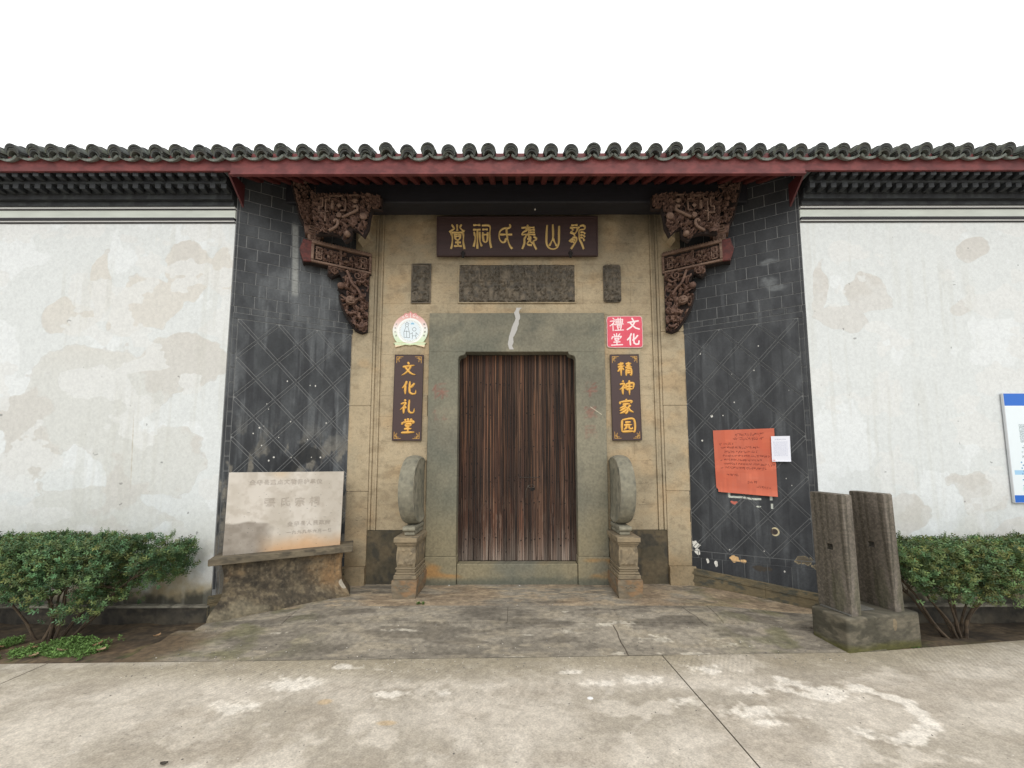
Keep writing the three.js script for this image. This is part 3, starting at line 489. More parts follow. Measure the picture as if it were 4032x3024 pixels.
{
  const t = thing('emblem_sign', 'round white emblem sign with red crest and ribbon foot, upper left of the door', 'sign', [-1.44, 3.325, 0.004]);
  const s = new THREE.Shape(), R = 0.235, out = [];
  for (let i = 0; i <= 60; i++) { const a = mix(-0.72, Math.PI + 0.72, i / 60); let r = R; const top = Math.abs(a - Math.PI / 2); if (top < 0.42) r += 0.022 * (0.6 + 0.4 * Math.cos(top * 22)) * sst(0.42, 0.3, top) + 0.016 * sst(0.07, 0.02, top); out.push([Math.cos(a) * r, Math.sin(a) * r - 0.0]); }
  out.push([-0.225, -0.165], [-0.2, -0.18], [-0.195, -0.225], [-0.12, -0.205], [-0.06, -0.19], [0, -0.2], [0.06, -0.19], [0.12, -0.205], [0.195, -0.225], [0.2, -0.18], [0.225, -0.165]);
  out.forEach((p, i) => s[i ? 'lineTo' : 'moveTo'](...p));
  const c = canvas(512, 512, (x, w, h) => {
    const g = x.createLinearGradient(0, 0, 0, h); g.addColorStop(0, '#d98b88'); g.addColorStop(0.2, '#e6bcb4'); g.addColorStop(0.45, '#f0efea'); g.addColorStop(0.75, '#d4e6c4'); g.addColorStop(0.86, '#cfe0b8'); g.addColorStop(0.9, '#efd9b8'); g.addColorStop(1, '#e8c7a0');
    x.fillStyle = g; x.fillRect(0, 0, w, h);
    const P = (a, b) => [w / 2 + a * 980, h / 2 - b * 980];
    x.strokeStyle = '#f6ece8'; x.lineWidth = 7; for (const k of [-1, 1]) { x.beginPath(); x.arc(...P(k * 0.05, 0.21), 15, 0, 5); x.stroke(); x.beginPath(); x.arc(...P(k * 0.095, 0.19), 11, 0, 5); x.stroke(); } x.beginPath(); x.moveTo(...P(0, 0.25)); x.lineTo(...P(0, 0.175)); x.stroke();
    x.fillStyle = '#f4f6f4'; x.beginPath(); x.arc(w / 2, h / 2, 172, 0, 7); x.fill();
    x.fillStyle = 'rgba(215,232,240,0.7)'; x.beginPath(); x.arc(w / 2, h / 2, 130, 0, 7); x.fill();
    x.strokeStyle = 'rgba(150,175,160,0.9)'; x.lineWidth = 2; x.beginPath(); x.arc(w / 2, h / 2, 146, 0, 7); x.stroke();
    x.fillStyle = '#8a9590'; for (let i = 0; i < 38; i++) { const a = i / 38 * 6.283; x.fillRect(w / 2 + Math.cos(a) * 134 - 4, h / 2 + Math.sin(a) * 134 - 4, 7, 7); }
    x.fillStyle = '#8fc2dd'; x.beginPath(); x.arc(...P(0.03, 0.09), 24, 3.1, 6.4); x.fill();
    x.strokeStyle = '#5b6468'; x.lineWidth = 5; x.lineCap = 'round';
    const poly = (l) => { x.beginPath(); l.forEach((p, i) => x[i ? 'lineTo' : 'moveTo'](...P(...p))); x.stroke(); };
    x.beginPath(); x.arc(...P(-0.045, 0.075), 20, 0, 7); x.stroke(); poly([[-0.075, 0.095], [-0.045, 0.12], [-0.015, 0.095]]);
    poly([[-0.06, 0.05], [-0.085, -0.02], [-0.08, -0.09], [-0.005, -0.095], [-0.01, -0.02], [-0.03, 0.05]]); poly([[-0.08, -0.01], [-0.045, -0.005], [-0.01, -0.02]]); poly([[-0.05, 0.0], [-0.045, -0.09]]);
    x.beginPath(); x.arc(...P(0.055, 0.02), 24, 0, 7); x.stroke(); poly([[0.03, -0.02], [0.03, -0.07], [0.08, -0.07], [0.08, -0.02]]); poly([[0.035, -0.07], [0.03, -0.11]]); poly([[0.075, -0.07], [0.085, -0.11]]); poly([[0.08, -0.03], [0.11, -0.055]]); poly([[0.03, -0.03], [0.0, -0.045]]);
    x.strokeStyle = '#6d6a66'; ['wen', 'hua', 'li', 'tang'].forEach((k, i) => drawGlyph(x, k, ...P(-0.188 - 0.006 * i * (3 - i), 0.09 - i * 0.052), 24, 3)); ['jing', 'shen', 'jia', 'yuan'].forEach((k, i) => drawGlyph(x, k, ...P(0.188 + 0.006 * i * (3 - i), 0.09 - i * 0.052), 24, 3));
    x.strokeStyle = '#c9a583'; x.lineWidth = 4; poly([[-0.24, -0.165], [-0.12, -0.165], [0, -0.155], [0.12, -0.165], [0.24, -0.165]]);
  });
  part('printed_face', planarUV(new THREE.ExtrudeGeometry(s, { depth: 0.014, bevelEnabled: true, bevelSize: 0.002, bevelThickness: 0.002, bevelSegments: 1 }), (x, y) => [x * 980 / 512 + 0.5, y * 980 / 512 + 0.5]), std({ map: canvasTex(c), roughness: 0.4 }), t);
}

// ================================================================ BLACK BRICK WING WALLS
const WING = 28 * Math.PI / 180, WU = 1.42, WV = 5.35;
function wingTexture(right) {
  const DOTS = right ? [[0.92, 2.98, 0.012], [0.27, 2.97, 0.014], [0.62, 2.66, 0.008], [0.86, 2.68, 0.012], [0.63, 2.3, 0.011], [0.56, 2.28, 0.008], [0.37, 2.14, 0.022], [0.5, 2.14, 0.01], [1.1, 2.08, 0.01], [0.25, 1.83, 0.016], [0.67, 2.2, 0.007], [1.2, 2.4, 0.008], [1.12, 1.36, 0.009], [1.17, 1.28, 0.008], [0.86, 0.5, 0.012], [0.5, 0.48, 0.012], [1.05, 0.29, 0.014]]
    : [[0.8, 2.56, 0.015], [0.55, 2.53, 0.012], [0.49, 2.53, 0.016], [0.745, 2.06, 0.014], [0.35, 2.06, 0.015], [1.06, 1.97, 0.016], [1.02, 1.99, 0.012], [1.12, 1.9, 0.012], [1.03, 1.76, 0.012], [0.55, 1.84, 0.012], [0.86, 1.86, 0.01], [0.4, 1.62, 0.014], [0.72, 1.62, 0.012], [0.9, 1.62, 0.014], [0.95, 1.58, 0.016], [0.5, 1.62, 0.01], [1.0, 2.26, 0.012], [0.98, 2.2, 0.01], [1.43, 2.5, 0.014]];
  return tex(560, 2048, (u, v) => {
    const x = u * WU, y = v * WV, sd = right ? 50 : 0, n1 = fbm(x * 2 + sd, y * 1.1 + sd, 4), n2 = fbm(x * 9 + sd, y * 4, 4), n3 = fbm(x * 60, y * 60, 2), st = fbm(x * 22 + sd, y * 1.6, 3);
    let c = right ? mixc([38, 40, 43], [52, 54, 57], sst(0.25, 0.75, n1)) : mixc([48, 51, 54], [68, 71, 74], sst(0.25, 0.75, n1));
    const dust = right ? 0.55 : 0.95;
    c = mixc(c, [108, 112, 114], dust * 0.5 * sst(0.4, 0.8, 0.5 * n1 + 0.5 * n2) * sst(4.9, 3.9, y));
    c = mixc(c, [124, 128, 130], dust * 0.5 * sst(0.5, 0.8, st) * sst(4.6, 3.6, y) * sst(0.35, 0.65, fbm(x * 6 + sd, y * 3 + 11, 4)));
    c = mixc(c, [34, 36, 40], 0.5 * sst(0.5, 0.75, fbm(x * 6 + sd + 30, y * 3.4, 4)));
    c = mixc(c, [36, 38, 42], 0.5 * sst(0.58, 0.75, fbm(x * 26 + sd, y * 1.1 + 9, 3)) * sst(3.5, 3.0, y));
    if (!right) {
      const sx = 0.79 + 0.1 * (y - 4.35) * 0.35; c = mixc(c, [150, 152, 148], 0.75 * sst(0.05, 0.02, Math.abs(x - sx)) * sst(3.62, 3.7, y) * sst(4.66, 4.55, y) * sst(0.3, 0.6, n2 + 0.1));
      c = mixc(c, [150, 142, 126], 0.6 * sst(0.55, 0.68, n2) * sst(2.2, 1.5, y)); c = mixc(c, [22, 24, 26], 0.8 * sst(0.5, 0.62, fbm(x * 7 + 3, y * 6 + 1, 4)) * sst(1.95, 1.7, y) * blob(x, 1, 0.6, 1, 0.35, 1));
    } else {
      c = mixc(c, [112, 116, 117], 0.7 * sst(0.3, 0.85, Math.max(blob(x, y, 1.08, 4.02, 0.12, 0.05), blob(x, y, 1.06, 3.76, 0.12, 0.1), blob(x, y, 1.15, 3.68, 0.14, 0.05)) * (0.25 + 1.3 * fbm(x * 12, y * 16, 4))));
      const white = Math.max(blob(x, y, 0.135, 0.5, 0.05, 0.05), blob(x, y, 0.145, 0.43, 0.03, 0.05), blob(x, y, 0.25, 0.32, 0.018, 0.04), blob(x, y, 0.345, 0.3, 0.025, 0.045));
      const tan = Math.max(blob(x, y, 0.55, 0.38, 0.05, 0.04), blob(x, y, 0.63, 0.36, 0.05, 0.025));
      const gr = Math.max(blob(x, y, 1.24, 0.44, 0.09, 0.06), blob(x, y, 1.37, 0.37, 0.07, 0.045)), gr2 = Math.max(blob(x, y, 0.84, 0.29, 0.1, 0.045), blob(x, y, 0.6, 0.6, 0.0, 0));
      const jit = 0.9 * (fbm(x * 26 + 4, y * 26, 3) - 0.5) + 0.2 * (n2 - 0.5);
      c = mixc(c, [96, 88, 74], sst(0.5, 0.56, gr + jit)); c = mixc(c, [168, 152, 118], sst(0.5, 0.56, gr + jit) * sst(0.5, 0.44, gr + jit - 0.12)); c = mixc(c, [64, 58, 50], sst(0.5, 0.56, gr2 + jit));
      c = mixc(c, [206, 170, 122], sst(0.5, 0.55, tan + jit)); c = mixc(c, [218, 216, 208], sst(0.5, 0.55, white + jit));
      const rg = Math.abs(Math.hypot((x - 0.98) / 0.85, y - 0.735) - 0.045 + 0.02 * (n2 - 0.5)); c = mixc(c, [198, 186, 150], sst(0.012, 0.007, rg) * (x > 0.95 ? 1 : 0.2)); c = mixc(c, [52, 40, 36], 0.7 * sst(0.04, 0.03, Math.hypot(x - 0.97, y - 0.735)));
      const sl = Math.abs(y - (1.13 - 0.06 * (x - 0.5)) + 0.02 * (n2 - 0.5)); c = mixc(c, [196, 200, 190], sst(0.016, 0.008, sl) * (x > 0.52 && x < 0.86 ? 1 : 0)); c = mixc(c, [196, 200, 190], (Math.abs(x - 0.525) < 0.012 && y > 1.12 && y < 1.2) || (Math.abs(x - 0.96) < 0.014 && y > 1.1 && y < 1.16) || (Math.abs(x - 0.965) < 0.012 && y > 1.0 && y < 1.06) ? 0.95 : 0);
      c = mixc(c, [190, 104, 88], sst(0.6, 0.7, blob(x, y, 0.58, 1.055, 0.05, 0.025) + jit)); c = mixc(c, [196, 200, 190], sst(0.55, 0.6, blob(x, y, 0.83, 1.02, 0.035, 0.014)));
    }
    c = mulc(c, grit(0.1)); for (const [a, b, r] of DOTS) { const d = Math.hypot(x - a, (y - b) * 0.8) + 0.006 * (n3 - 0.5); if (d + 0.5 * Math.abs(x - a) * (VAL[Math.floor(b * 97) & 255] - 0.3) < r * 0.6) c = [214, 212, 205]; }
    return mulc(c, 0.9 + 0.2 * n3);
  });
}
function clipPoly(poly, x0, x1, y0, y1) {
  const cut = (pl, inside, hit) => { const o = []; for (let i = 0; i < pl.length; i++) { const a = pl[i], b = pl[(i + 1) % pl.length], ia = inside(a), ib = inside(b); if (ia) o.push(a); if (ia !== ib) o.push(hit(a, b)); } return o; };
  const X = (c) => (a, b) => [c, mix(a[1], b[1], (c - a[0]) / (b[0] - a[0]))], Y = (c) => (a, b) => [mix(a[0], b[0], (c - a[1]) / (b[1] - a[1])), c];
  let p = cut(poly, (q) => q[0] >= x0, X(x0)); p = cut(p, (q) => q[0] <= x1, X(x1)); p = cut(p, (q) => q[1] >= y0, Y(y0)); return cut(p, (q) => q[1] <= y1, Y(y1));
}
function wing(s, label) {                                    // s = -1 left, +1 right; u runs outward, v up
  const right = s > 0, t = thing('brick_wing_wall', label, 'wall', [s * (right ? 2.17 : 2.14), 0, 0], -s * WING), m = std({ map: wingTexture(right), roughness: 0.75, bumpMap: grainBump, bumpScale: 0.002 });
  const uvw = (x, y) => [clamp(s * x / WU, 0.003, 0.997), y / WV];
  const B = (u0, u1, v0, v1, z0, z1) => box(Math.min(s * u0, s * u1), Math.max(s * u0, s * u1), v0, v1, z0, z1);
  part('mortar', B(-0.12, WU - 0.004, 3.411, 5.3, -0.12, 0.0), std({ color: lin(0.25, 0.255, 0.255), roughness: 0.95 }), t); part('mortar', B(-0.12, WU - 0.004, -0.05, 3.41, -0.12, 0.0), std({ color: right ? lin(0.16, 0.165, 0.165) : lin(0.21, 0.215, 0.215), roughness: 0.95 }), t);
  const g = 0.0036, brick = (name, u0, u1, v0, v1) => { if (u1 - u0 > 0.012) part(name, planarUV(B(u0 + g, u1 - g, v0 + g, v1 - g, -0.01, 0.0045 + rr(-0.0012, 0.0016)), uvw), m, t); };
  const vb = 3.412, ch = 0.149, bl = 0.2325, top = 5.26;
  let r = 0;
  for (let v = vb; v < top; v += ch, r++) { let u = -0.1; let e = r % 2 ? 0.022 + bl / 2 : 0.022 + bl; const lim = WU - 0.035; while (u < lim) { const e2 = Math.min(e, lim); brick('brick', u, e2, v, Math.min(top + 0.05, v + ch)); u = e2; e += bl; } brick('edge_brick', lim, WU - 0.006, v, Math.min(top + 0.05, v + ch)); }
  // the row of half bricks over the lattice, then a plain strip
  for (let u = 0.0, i = 0; u < WU - 0.04; i++) { const e = Math.min(u + 0.152, WU - 0.035); brick('border_brick', u + 0.008, e - 0.008, 3.336, 3.41); brick('border_brick', e - 0.008, e + 0.008, 3.336, 3.41); u = e; }
  brick('border_strip', 0.0, WU - 0.035, 3.264, 3.334); brick('border_strip', WU - 0.035, WU - 0.006, 0.15, 3.41);
  const L0 = 0.082, L1 = 1.335, V1 = 3.262, V0 = 0.43;
  for (const [a, b] of [[0.0, 0.018], [0.018, L0], [L1, WU - 0.035]]) {
    if (b - a < 0.03) { brick('border_strip', a, b, 0.1, V1); continue; }
    for (let v = V0; v < V1 - 0.02; v += 0.172) { const e = Math.min(v + 0.172, V1); brick('border_brick', a, b, v + 0.006, e - 0.006); brick('border_brick', a, b, e - 0.006, e + 0.006); }
  }
  // diamond lattice: tiles, strips between them and small knots at the crossings
  const pu = 0.2088, pv = 0.2355, w = 0.105;                 // half spacings; strip half width in lattice units
  const piece = (name, P) => { const c = clipPoly(P.map(([i, j]) => [L0 + (i + j) * pu, V1 - (i - j) * pv]), L0 + g, L1 - g, V0 + g, V1 - g); if (c.length < 3) return; let A = 0; for (let i = 0; i < c.length; i++) { const a = c[i], b = c[(i + 1) % c.length]; A += a[0] * b[1] - b[0] * a[1]; } if (Math.abs(A) < 0.0006) return; const sh = new THREE.Shape(c.map((q) => new THREE.Vector2(s * q[0], q[1]))); part(name, planarUV(new THREE.ExtrudeGeometry(sh, { depth: 0.0115 + rr(0, 0.001) + (name === 'lattice_strip' ? 0.0015 : 0), bevelEnabled: false }).translate(0, 0, -0.008), uvw), m, t); };
  const q = 0.0125;
  for (let i = -1; i < 18; i++) for (let j = -16; j < 8; j++) {
    const R = (a, b, c, d) => [[a, c], [b, c], [b, d], [a, d]];
    piece('diamond_tile', R(i + w / 2 + q, i + 1 - w / 2 - q, j + w / 2 + q, j + 1 - w / 2 - q));
    piece('lattice_strip', R(i - w / 2 + q, i + w / 2 - q, j + w / 2 + q * 0.2, j + 1 - w / 2 - q * 0.2));
    piece('lattice_strip', R(i + w / 2 + q * 0.2, i + 1 - w / 2 - q * 0.2, j - w / 2 + q, j + w / 2 - q));
    piece('lattice_knot', R(i - w / 2 + q, i + w / 2 - q, j - w / 2 + q, j + w / 2 - q));
  }
  for (let u = 0.0; u < WU - 0.04; u += 0.152) brick('border_brick', u, Math.min(u + 0.152, WU - 0.035), 0.346, 0.428);
  const low = (u) => 0.225 - 0.098 * u;                      // the foot follows the falling ground
  let u = 0.02; for (let i = 0; u < WU - 0.036; i++) { const e = Math.min(u + (i ? 0.235 : 0.16), WU - 0.035), sh = new THREE.Shape([[u + g, low(u)], [e - g, low(e)], [e - g, 0.344], [u + g, 0.344]].map((p) => new THREE.Vector2(s * p[0], p[1]))); part('brick', planarUV(new THREE.ExtrudeGeometry(sh, { depth: 0.0145, bevelEnabled: false }).translate(0, 0, -0.01), uvw), m, t); u = e; }
  const fm = std({ map: stoneTile([92, 84, 66], [110, 98, 74], [66, 68, 62], right ? 21 : 27, 4, 9), bumpMap: grainBump, bumpScale: 0.006 });
  for (const [a, b] of [[-0.05, 0.845], [0.85, WU + 0.02]]) {
    const sh = new THREE.Shape([[a, -0.3], [b, -0.3], [b, low(b) - 0.004], [a, low(a) - 0.004]].map((p) => new THREE.Vector2(s * p[0], p[1])));
    part('foot_stone', boxUV(new THREE.ExtrudeGeometry(sh, { depth: 0.04, bevelEnabled: true, bevelSize: 0.004, bevelThickness: 0.006, bevelSegments: 1 }).translate(0, 0, -0.006), 1.2), fm, t);
    const s2 = new THREE.Shape([[a, low(a) - 0.07], [b, low(b) - 0.07], [b, low(b) - 0.045], [a, low(a) - 0.045]].map((p) => new THREE.Vector2(s * p[0], p[1])));
    part('foot_moulding', boxUV(new THREE.ExtrudeGeometry(s2, { depth: 0.008, bevelEnabled: true, bevelSize: 0.003, bevelThickness: 0.003, bevelSegments: 1 }).translate(0, 0, 0.038), 1.2), fm, t);
  }
  return t;
}
wing(-1, 'slanting black brick wall with diamond lattice, left of the door behind the stone tablet');
wing(1, 'slanting black brick wall with diamond lattice, right of the door, carrying paper notices');

// ================================================================ WHITE SIDE WALLS with dark dentil cornice
function plasterMap(right) {
  const sd = right ? 90 : 0;
  const B = right ? [[0.2, 3.7, 0.1, 0.4], [0.75, 3.5, 0.35, 0.3], [0.55, 3.25, 0.4, 0.15], [1.9, 3.35, 0.2, 0.14], [0.95, 0.95, 0.35, 0.32], [1.9, 1.2, 0.5, 0.3], [2.3, 0.75, 0.5, 0.3], [2.0, 4.1, 0.3, 0.25]]
    : [[0.1, 3.9, 0.2, 0.35], [0.55, 3.85, 0.35, 0.45], [1.0, 3.45, 0.5, 0.4], [1.6, 3.75, 0.18, 0.45], [1.9, 3.3, 0.4, 0.25], [1.5, 2.4, 0.8, 0.6], [0.5, 2.75, 0.6, 0.35], [2.2, 1.9, 0.5, 0.5], [0.9, 1.6, 0.7, 0.5], [1.3, 1.0, 0.8, 0.4]];
  return tex(1024, 1024, (u, v) => {
    const x = u * 4.6, y = v * 4.7, wx = x + 0.25 * (fbm(x * 2 + sd, y * 2, 3) - 0.5), wy = y + 0.25 * (fbm(x * 2 + 7 + sd, y * 2 + 3, 3) - 0.5), n2 = fbm(x * 2.4 + sd, y * 2.8, 4), n3 = fbm(x * 40, y * 40, 2);
    let b = 0; for (const q of B) b = Math.max(b, blob(wx, wy, ...q));
    const m1 = 0.62 * b + 0.5 * n2 + (right ? -0.02 : 0.04);
    let c = [216, 220, 221];
    c = mixc(c, [209, 213, 213], sst(0.44, 0.47, fbm(x * 2.2 + 15 + sd, y * 1.7, 5)));
    const pe = sst(0.58, 0.6, m1); c = mixc(c, right ? [204, 204, 201] : mixc([203, 205, 202], [205, 203, 197], sst(2.4, 3.4, y)), pe);
    c = mixc(c, [184, 180, 173], 0.45 * Math.max(0, 1 - Math.abs(m1 - 0.583) / 0.009) * sst(0.35, 0.6, n2 + 0.3 * n3 - 0.1));  // dark rim of peeled patches: dirt, plus the layer's shadow edge painted in
    c = mixc(c, [197, 195, 190], 0.7 * pe * sst(0.5, 0.56, fbm(x * 1.7 + 33 + sd, y * 1.9, 5)));
    c = mixc(c, [213, 215, 214], 0.8 * sst(0.61, 0.63, fbm(x * 2.3 + 70 + sd, y * 3.2 + 9, 4)));
    c = mixc(c, [182, 181, 169], 0.55 * sst(1.3, 0.5, y + 0.5 * (n2 - 0.5)) * sst(0.4, 0.6, n2));
    c = mixc(c, [150, 132, 96], 0.75 * sst(0.42, 0.1, y + 0.5 * (fbm(x * 4, y * 4 + 8, 4) - 0.45)));
    c = mixc(c, [58, 58, 52], 0.85 * sst(0.14, 0.04, y + 0.22 * (fbm(x * 6 + 3, y * 5, 4) - 0.5)));
    c = mixc(c, [172, 160, 140], 0.5 * sst(0.012, 0.004, Math.abs(x - (right ? 9 : 1.02) - 0.04 * (y - 1.8)) + 0.006 * n3) * sst(1.2, 1.5, y) * sst(2.2, 1.9, y));
    if (vn(x * 9 + sd, y * 9) > 0.965 && vn(x * 37, y * 37) > 0.7) c = mulc(c, 0.75);
    c = mixc(c, [186, 186, 178], 0.22 * sst(0.52, 0.75, fbm(x * 16 + sd, y * 0.8, 4)) * sst(0.4, 0.6, fbm(x * 1.2 + 44, y * 0.9, 3)));
    return mulc(c, (0.965 + 0.07 * n3) * grit(0.03));
  });
}
function whiteWall(s, label) {
  const right = s > 0, t = thing('white_wall', label, 'wall', [s * (right ? 3.42 : 3.395), 0, 0.667]), W = 4.6;
  const B = (u0, u1, y0, y1, z0, z1) => box(Math.min(s * u0, s * u1), Math.max(s * u0, s * u1), y0, y1, z0, z1);
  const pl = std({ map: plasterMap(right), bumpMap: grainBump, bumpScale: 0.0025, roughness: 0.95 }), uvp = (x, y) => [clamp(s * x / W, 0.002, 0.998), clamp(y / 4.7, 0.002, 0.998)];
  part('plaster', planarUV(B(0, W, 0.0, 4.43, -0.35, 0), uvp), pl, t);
  const white = std({ color: lin(0.62, 0.63, 0.62) }), black = std({ color: lin(0.018, 0.017, 0.02), roughness: 0.7 }), pale = std({ map: tex(512, 64, (u, v) => mulc([202, 208, 200], 0.94 + 0.1 * fbm(u * 20, v * 2, 3))) });
  part('painted_line', B(0, W, 4.431, 4.441, -0.3, 0.012), black, t); part('white_fillet', B(0, W, 4.4415, 4.4565, -0.3, 0.02), white, t); part('painted_line', B(0, W, 4.457, 4.488, -0.3, 0.03), black, t);
  part('pale_band', planarUV(B(0, W, 4.489, 4.59, -0.3, 0.012), (x, y) => [s * x / W, (y - 4.49) * 10]), pale, t);
  part('painted_line', B(0, W, 4.591, 4.603, -0.3, 0.02), black, t); part('white_fillet', B(0, W, 4.6035, 4.625, -0.3, 0.028), white, t);
  const dk = std({ map: stoneTile([30, 32, 36], [44, 47, 50], [56, 60, 60], 14), roughness: 0.8, bumpMap: grainBump, bumpScale: 0.003 });
  const steps = [[4.626, 4.68, 0.045], [4.682, 4.738, 0.085], [4.74, 4.797, 0.09], [4.799, 4.826, 0.19], [4.828, 4.886, 0.18], [4.888, 4.91, 0.262]];
  for (const [a, b, z] of steps) part('cornice_course', boxUV(B(0.0, W, a, b, -0.3, z), 1), dk, t);
  const db = boxUV(new THREE.BoxGeometry(0.055, 0.054, 0.09), 2);
  for (const [y, z, o] of [[4.7685, 0.145, 0.03], [4.857, 0.222, 0.09]]) for (let u = o; u < 3.4; u += 0.127) { const d = part('dentil_brick', db, dk, t); d.position.set(s * (u + rr(-0.006, 0.006)), y, z + rr(-0.006, 0.006)); d.rotation.y = s * -0.16 + rr(-0.05, 0.05); }
  const pm = std({ map: stoneTile([66, 62, 55], [86, 80, 68], [48, 46, 42], 31), bumpMap: grainBump, bumpScale: 0.006 });
  part('plinth', boxUV(B(-0.02, W, -0.35, -0.03, -0.3, 0.04), 0.9), pm, t);
  const cap = part('plinth_cap', boxUV(rbox(Math.min(0, s * W) - 0.02, Math.max(0, s * W) + 0.02, -0.028, -0.002, -0.3, 0.062, 0.008), 0.9), std({ map: stoneTile([120, 116, 104], [150, 146, 132], [90, 86, 78], 5), bumpMap: grainBump, bumpScale: 0.004 }), t);
}
whiteWall(-1, 'white plastered wall with peeling beige patches, behind the left shrubs');
whiteWall(1, 'white plastered wall with few beige patches, carrying the blue framed notice board');

// ================================================================ TILED ROOF
const SLOPE = 0.42, ANG = Math.atan(SLOPE), FZ = 0.97;
const roof = thing('tiled_roof', 'dark tiled eaves with red fascia running across the whole front', 'roof');
{
  const red = std({ map: tex(512, 128, (u, v) => mulc(mixc([118, 58, 57], [98, 45, 46], sst(0.4, 0.7, fbm(u * 30, v * 3, 4))), 0.9 + 0.2 * fbm(u * 120, v * 12, 2)), true, true), roughness: 0.65, bumpMap: grainBump, bumpScale: 0.001 });
  const redDark = std({ map: tex(256, 256, (u, v) => mulc(mixc([112, 50, 44], [84, 36, 34], fbm(u * 8, v * 30, 3)), 0.8 + 0.4 * fbm(u * 40, v * 40, 2)), true, true), roughness: 0.8 });
  const ruv = (x, y) => [x / 4, y * 4];
  part('fascia_board', planarUV(rbox(-3.26, 3.29, 4.832, 5.075, FZ - 0.03, FZ, 0.004), ruv), red, roof); part('fascia_moulding', planarUV(rbox(-3.262, 3.292, 4.816, 4.834, FZ - 0.034, FZ + 0.01, 0.005), ruv), red, roof);
  part('fascia_board', planarUV(rbox(-9, -3.263, 4.872, 5.075, FZ - 0.036, FZ - 0.008, 0.004), ruv), red, roof); part('fascia_board', planarUV(rbox(3.293, 9, 4.868, 5.075, FZ - 0.036, FZ - 0.008, 0.004), ruv), red, roof);
  for (const s of [-1, 1]) { const c = new THREE.Shape([[0.936, 4.85], [0.69, 4.62], [0.69, 4.9], [0.936, 4.9]].map((p) => new THREE.Vector2(-p[0], p[1]))); part('cheek_board', planarUV(new THREE.ExtrudeGeometry(c, { depth: 0.02, bevelEnabled: false }).rotateY(Math.PI / 2).translate(s * 3.3 - 0.01, 0, 0), (x, y, z) => [z, y]), std({ color: lin(0.075, 0.014, 0.015), roughness: 0.6 }), roof); }
  // rafters from the fascia back over the eaves beam, boards above them
  const raf = planarUV(rbox(-0.034, 0.034, -0.035, 0.035, -1.1, 0, 0.012, 2), (x, y, z) => [x * 4 + y * 4, z]);
  for (let i = 0, x = -3.2; x < 3.22; x += 0.161, i++) { const r = part('rafter', raf, redDark, roof); r.position.set(x, 4.885, FZ - 0.035); r.rotation.x = Math.atan(0.5); }
  const slab = (x0, x1, y, z0, z1, m, name) => { const g = box(x0, x1, y - 0.02, y, z0, z1), p = g.attributes.position; for (let i = 0; i < p.count; i++) p.setY(i, p.getY(i) + (FZ - p.getZ(i)) * SLOPE); g.computeVertexNormals(); part(name, boxUV(g, 1), m, roof); };
  slab(-3.3, 3.3, 4.95, -2.5, FZ - 0.035, std({ map: tex(256, 256, (u, v) => mulc([76, 44, 38], 0.7 + 0.6 * fbm(u * 10, v * 40, 3)), true, true) }), 'roof_boarding');
  slab(-9, 9, 5.02, -2.5, FZ - 0.04, std({ color: lin(0.05, 0.048, 0.045) }), 'roof_deck');
  const bm = std({ map: tex(512, 128, (u, v) => mulc([26, 27, 34], 0.75 + 0.5 * fbm(u * 14, v * 30, 4)), true, true), roughness: 0.7 });
  part('eaves_beam', planarUV(rbox(-2.95, 2.95, 4.85, 5.13, 0.19, 0.45, 0.02, 2), (x, y, z) => [x / 2, (y + z) * 2]), bm, roof);
  part('peg', new THREE.SphereGeometry(0.012, 8, 6).translate(0.24, 4.845, 0.32), std({ color: lin(0.5, 0.48, 0.44) }), roof);
  // tiles: half-round covers and shallow pans, lapped up the slope
  const tileMat = [0, 1, 2].map((k) => std({ map: stoneTile([[56, 58, 57], [66, 66, 63], [51, 53, 54]][k], [[79, 82, 78], [88, 88, 82], [72, 75, 75]][k], [[92, 99, 90], [76, 83, 67], [85, 90, 85]][k], 60 + k * 7, 5, 5), roughness: 0.85, bumpMap: grainBump, bumpScale: 0.003 }));
  const lipMat = std({ map: stoneTile([118, 126, 121], [138, 146, 140], [92, 99, 96], 77, 5, 5), roughness: 0.8 });
  function arcTile(r0, r1, rad0, rad1, th, len, up) {         // curved plate; front at z = 0, running back to -len
    const pos = [], idx = [], N = 10, ring = (z, rf) => { for (let i = 0; i <= N; i++) { const a = mix(r0, r1, i / N); for (const t of [rf, rf - th]) pos.push(Math.cos(a) * t, (up ? 1 : -1) * (Math.sin(a) * t) , z); } };
    ring(0, rad0); ring(-len, rad1); const K = (N + 1) * 2, q = (a, b, c, d) => up ? idx.push(a, b, c, a, c, d) : idx.push(a, c, b, a, d, c);
    for (let i = 0; i < N; i++) { const a = i * 2; q(a + 0, K + a, K + a + 2, a + 2); q(a + 1, a + 3, K + a + 3, K + a + 1); q(a, a + 2, a + 3, a + 1); q(K + a, K + a + 1, K + a + 3, K + a + 2); }
    for (const a of [0, N * 2]) a ? q(a, K + a, K + a + 1, a + 1) : q(a, a + 1, K + a + 1, K + a);
    const g = new THREE.BufferGeometry(); g.setAttribute('position', new THREE.Float32BufferAttribute(pos, 3)); g.setIndex(idx); return boxUV(toCreasedNormals(g, 0.7), 3);
  }
  const cover = arcTile(Math.PI * 0.02, Math.PI * 0.98, 0.085, 0.077, 0.016, 0.2, true), pan = arcTile(Math.PI * 0.27, Math.PI * 0.73, 0.175, 0.165, 0.014, 0.22, false);
  const lip = arcTile(Math.PI * 0.27, Math.PI * 0.73, 0.178, 0.168, 0.024, 0.22, false), plug = boxUV(new THREE.CylinderGeometry(0.05, 0.042, 0.1, 14, 1, false, Math.PI / 2, Math.PI).rotateX(-Math.PI / 2).scale(1, 1.2, 1), 2);
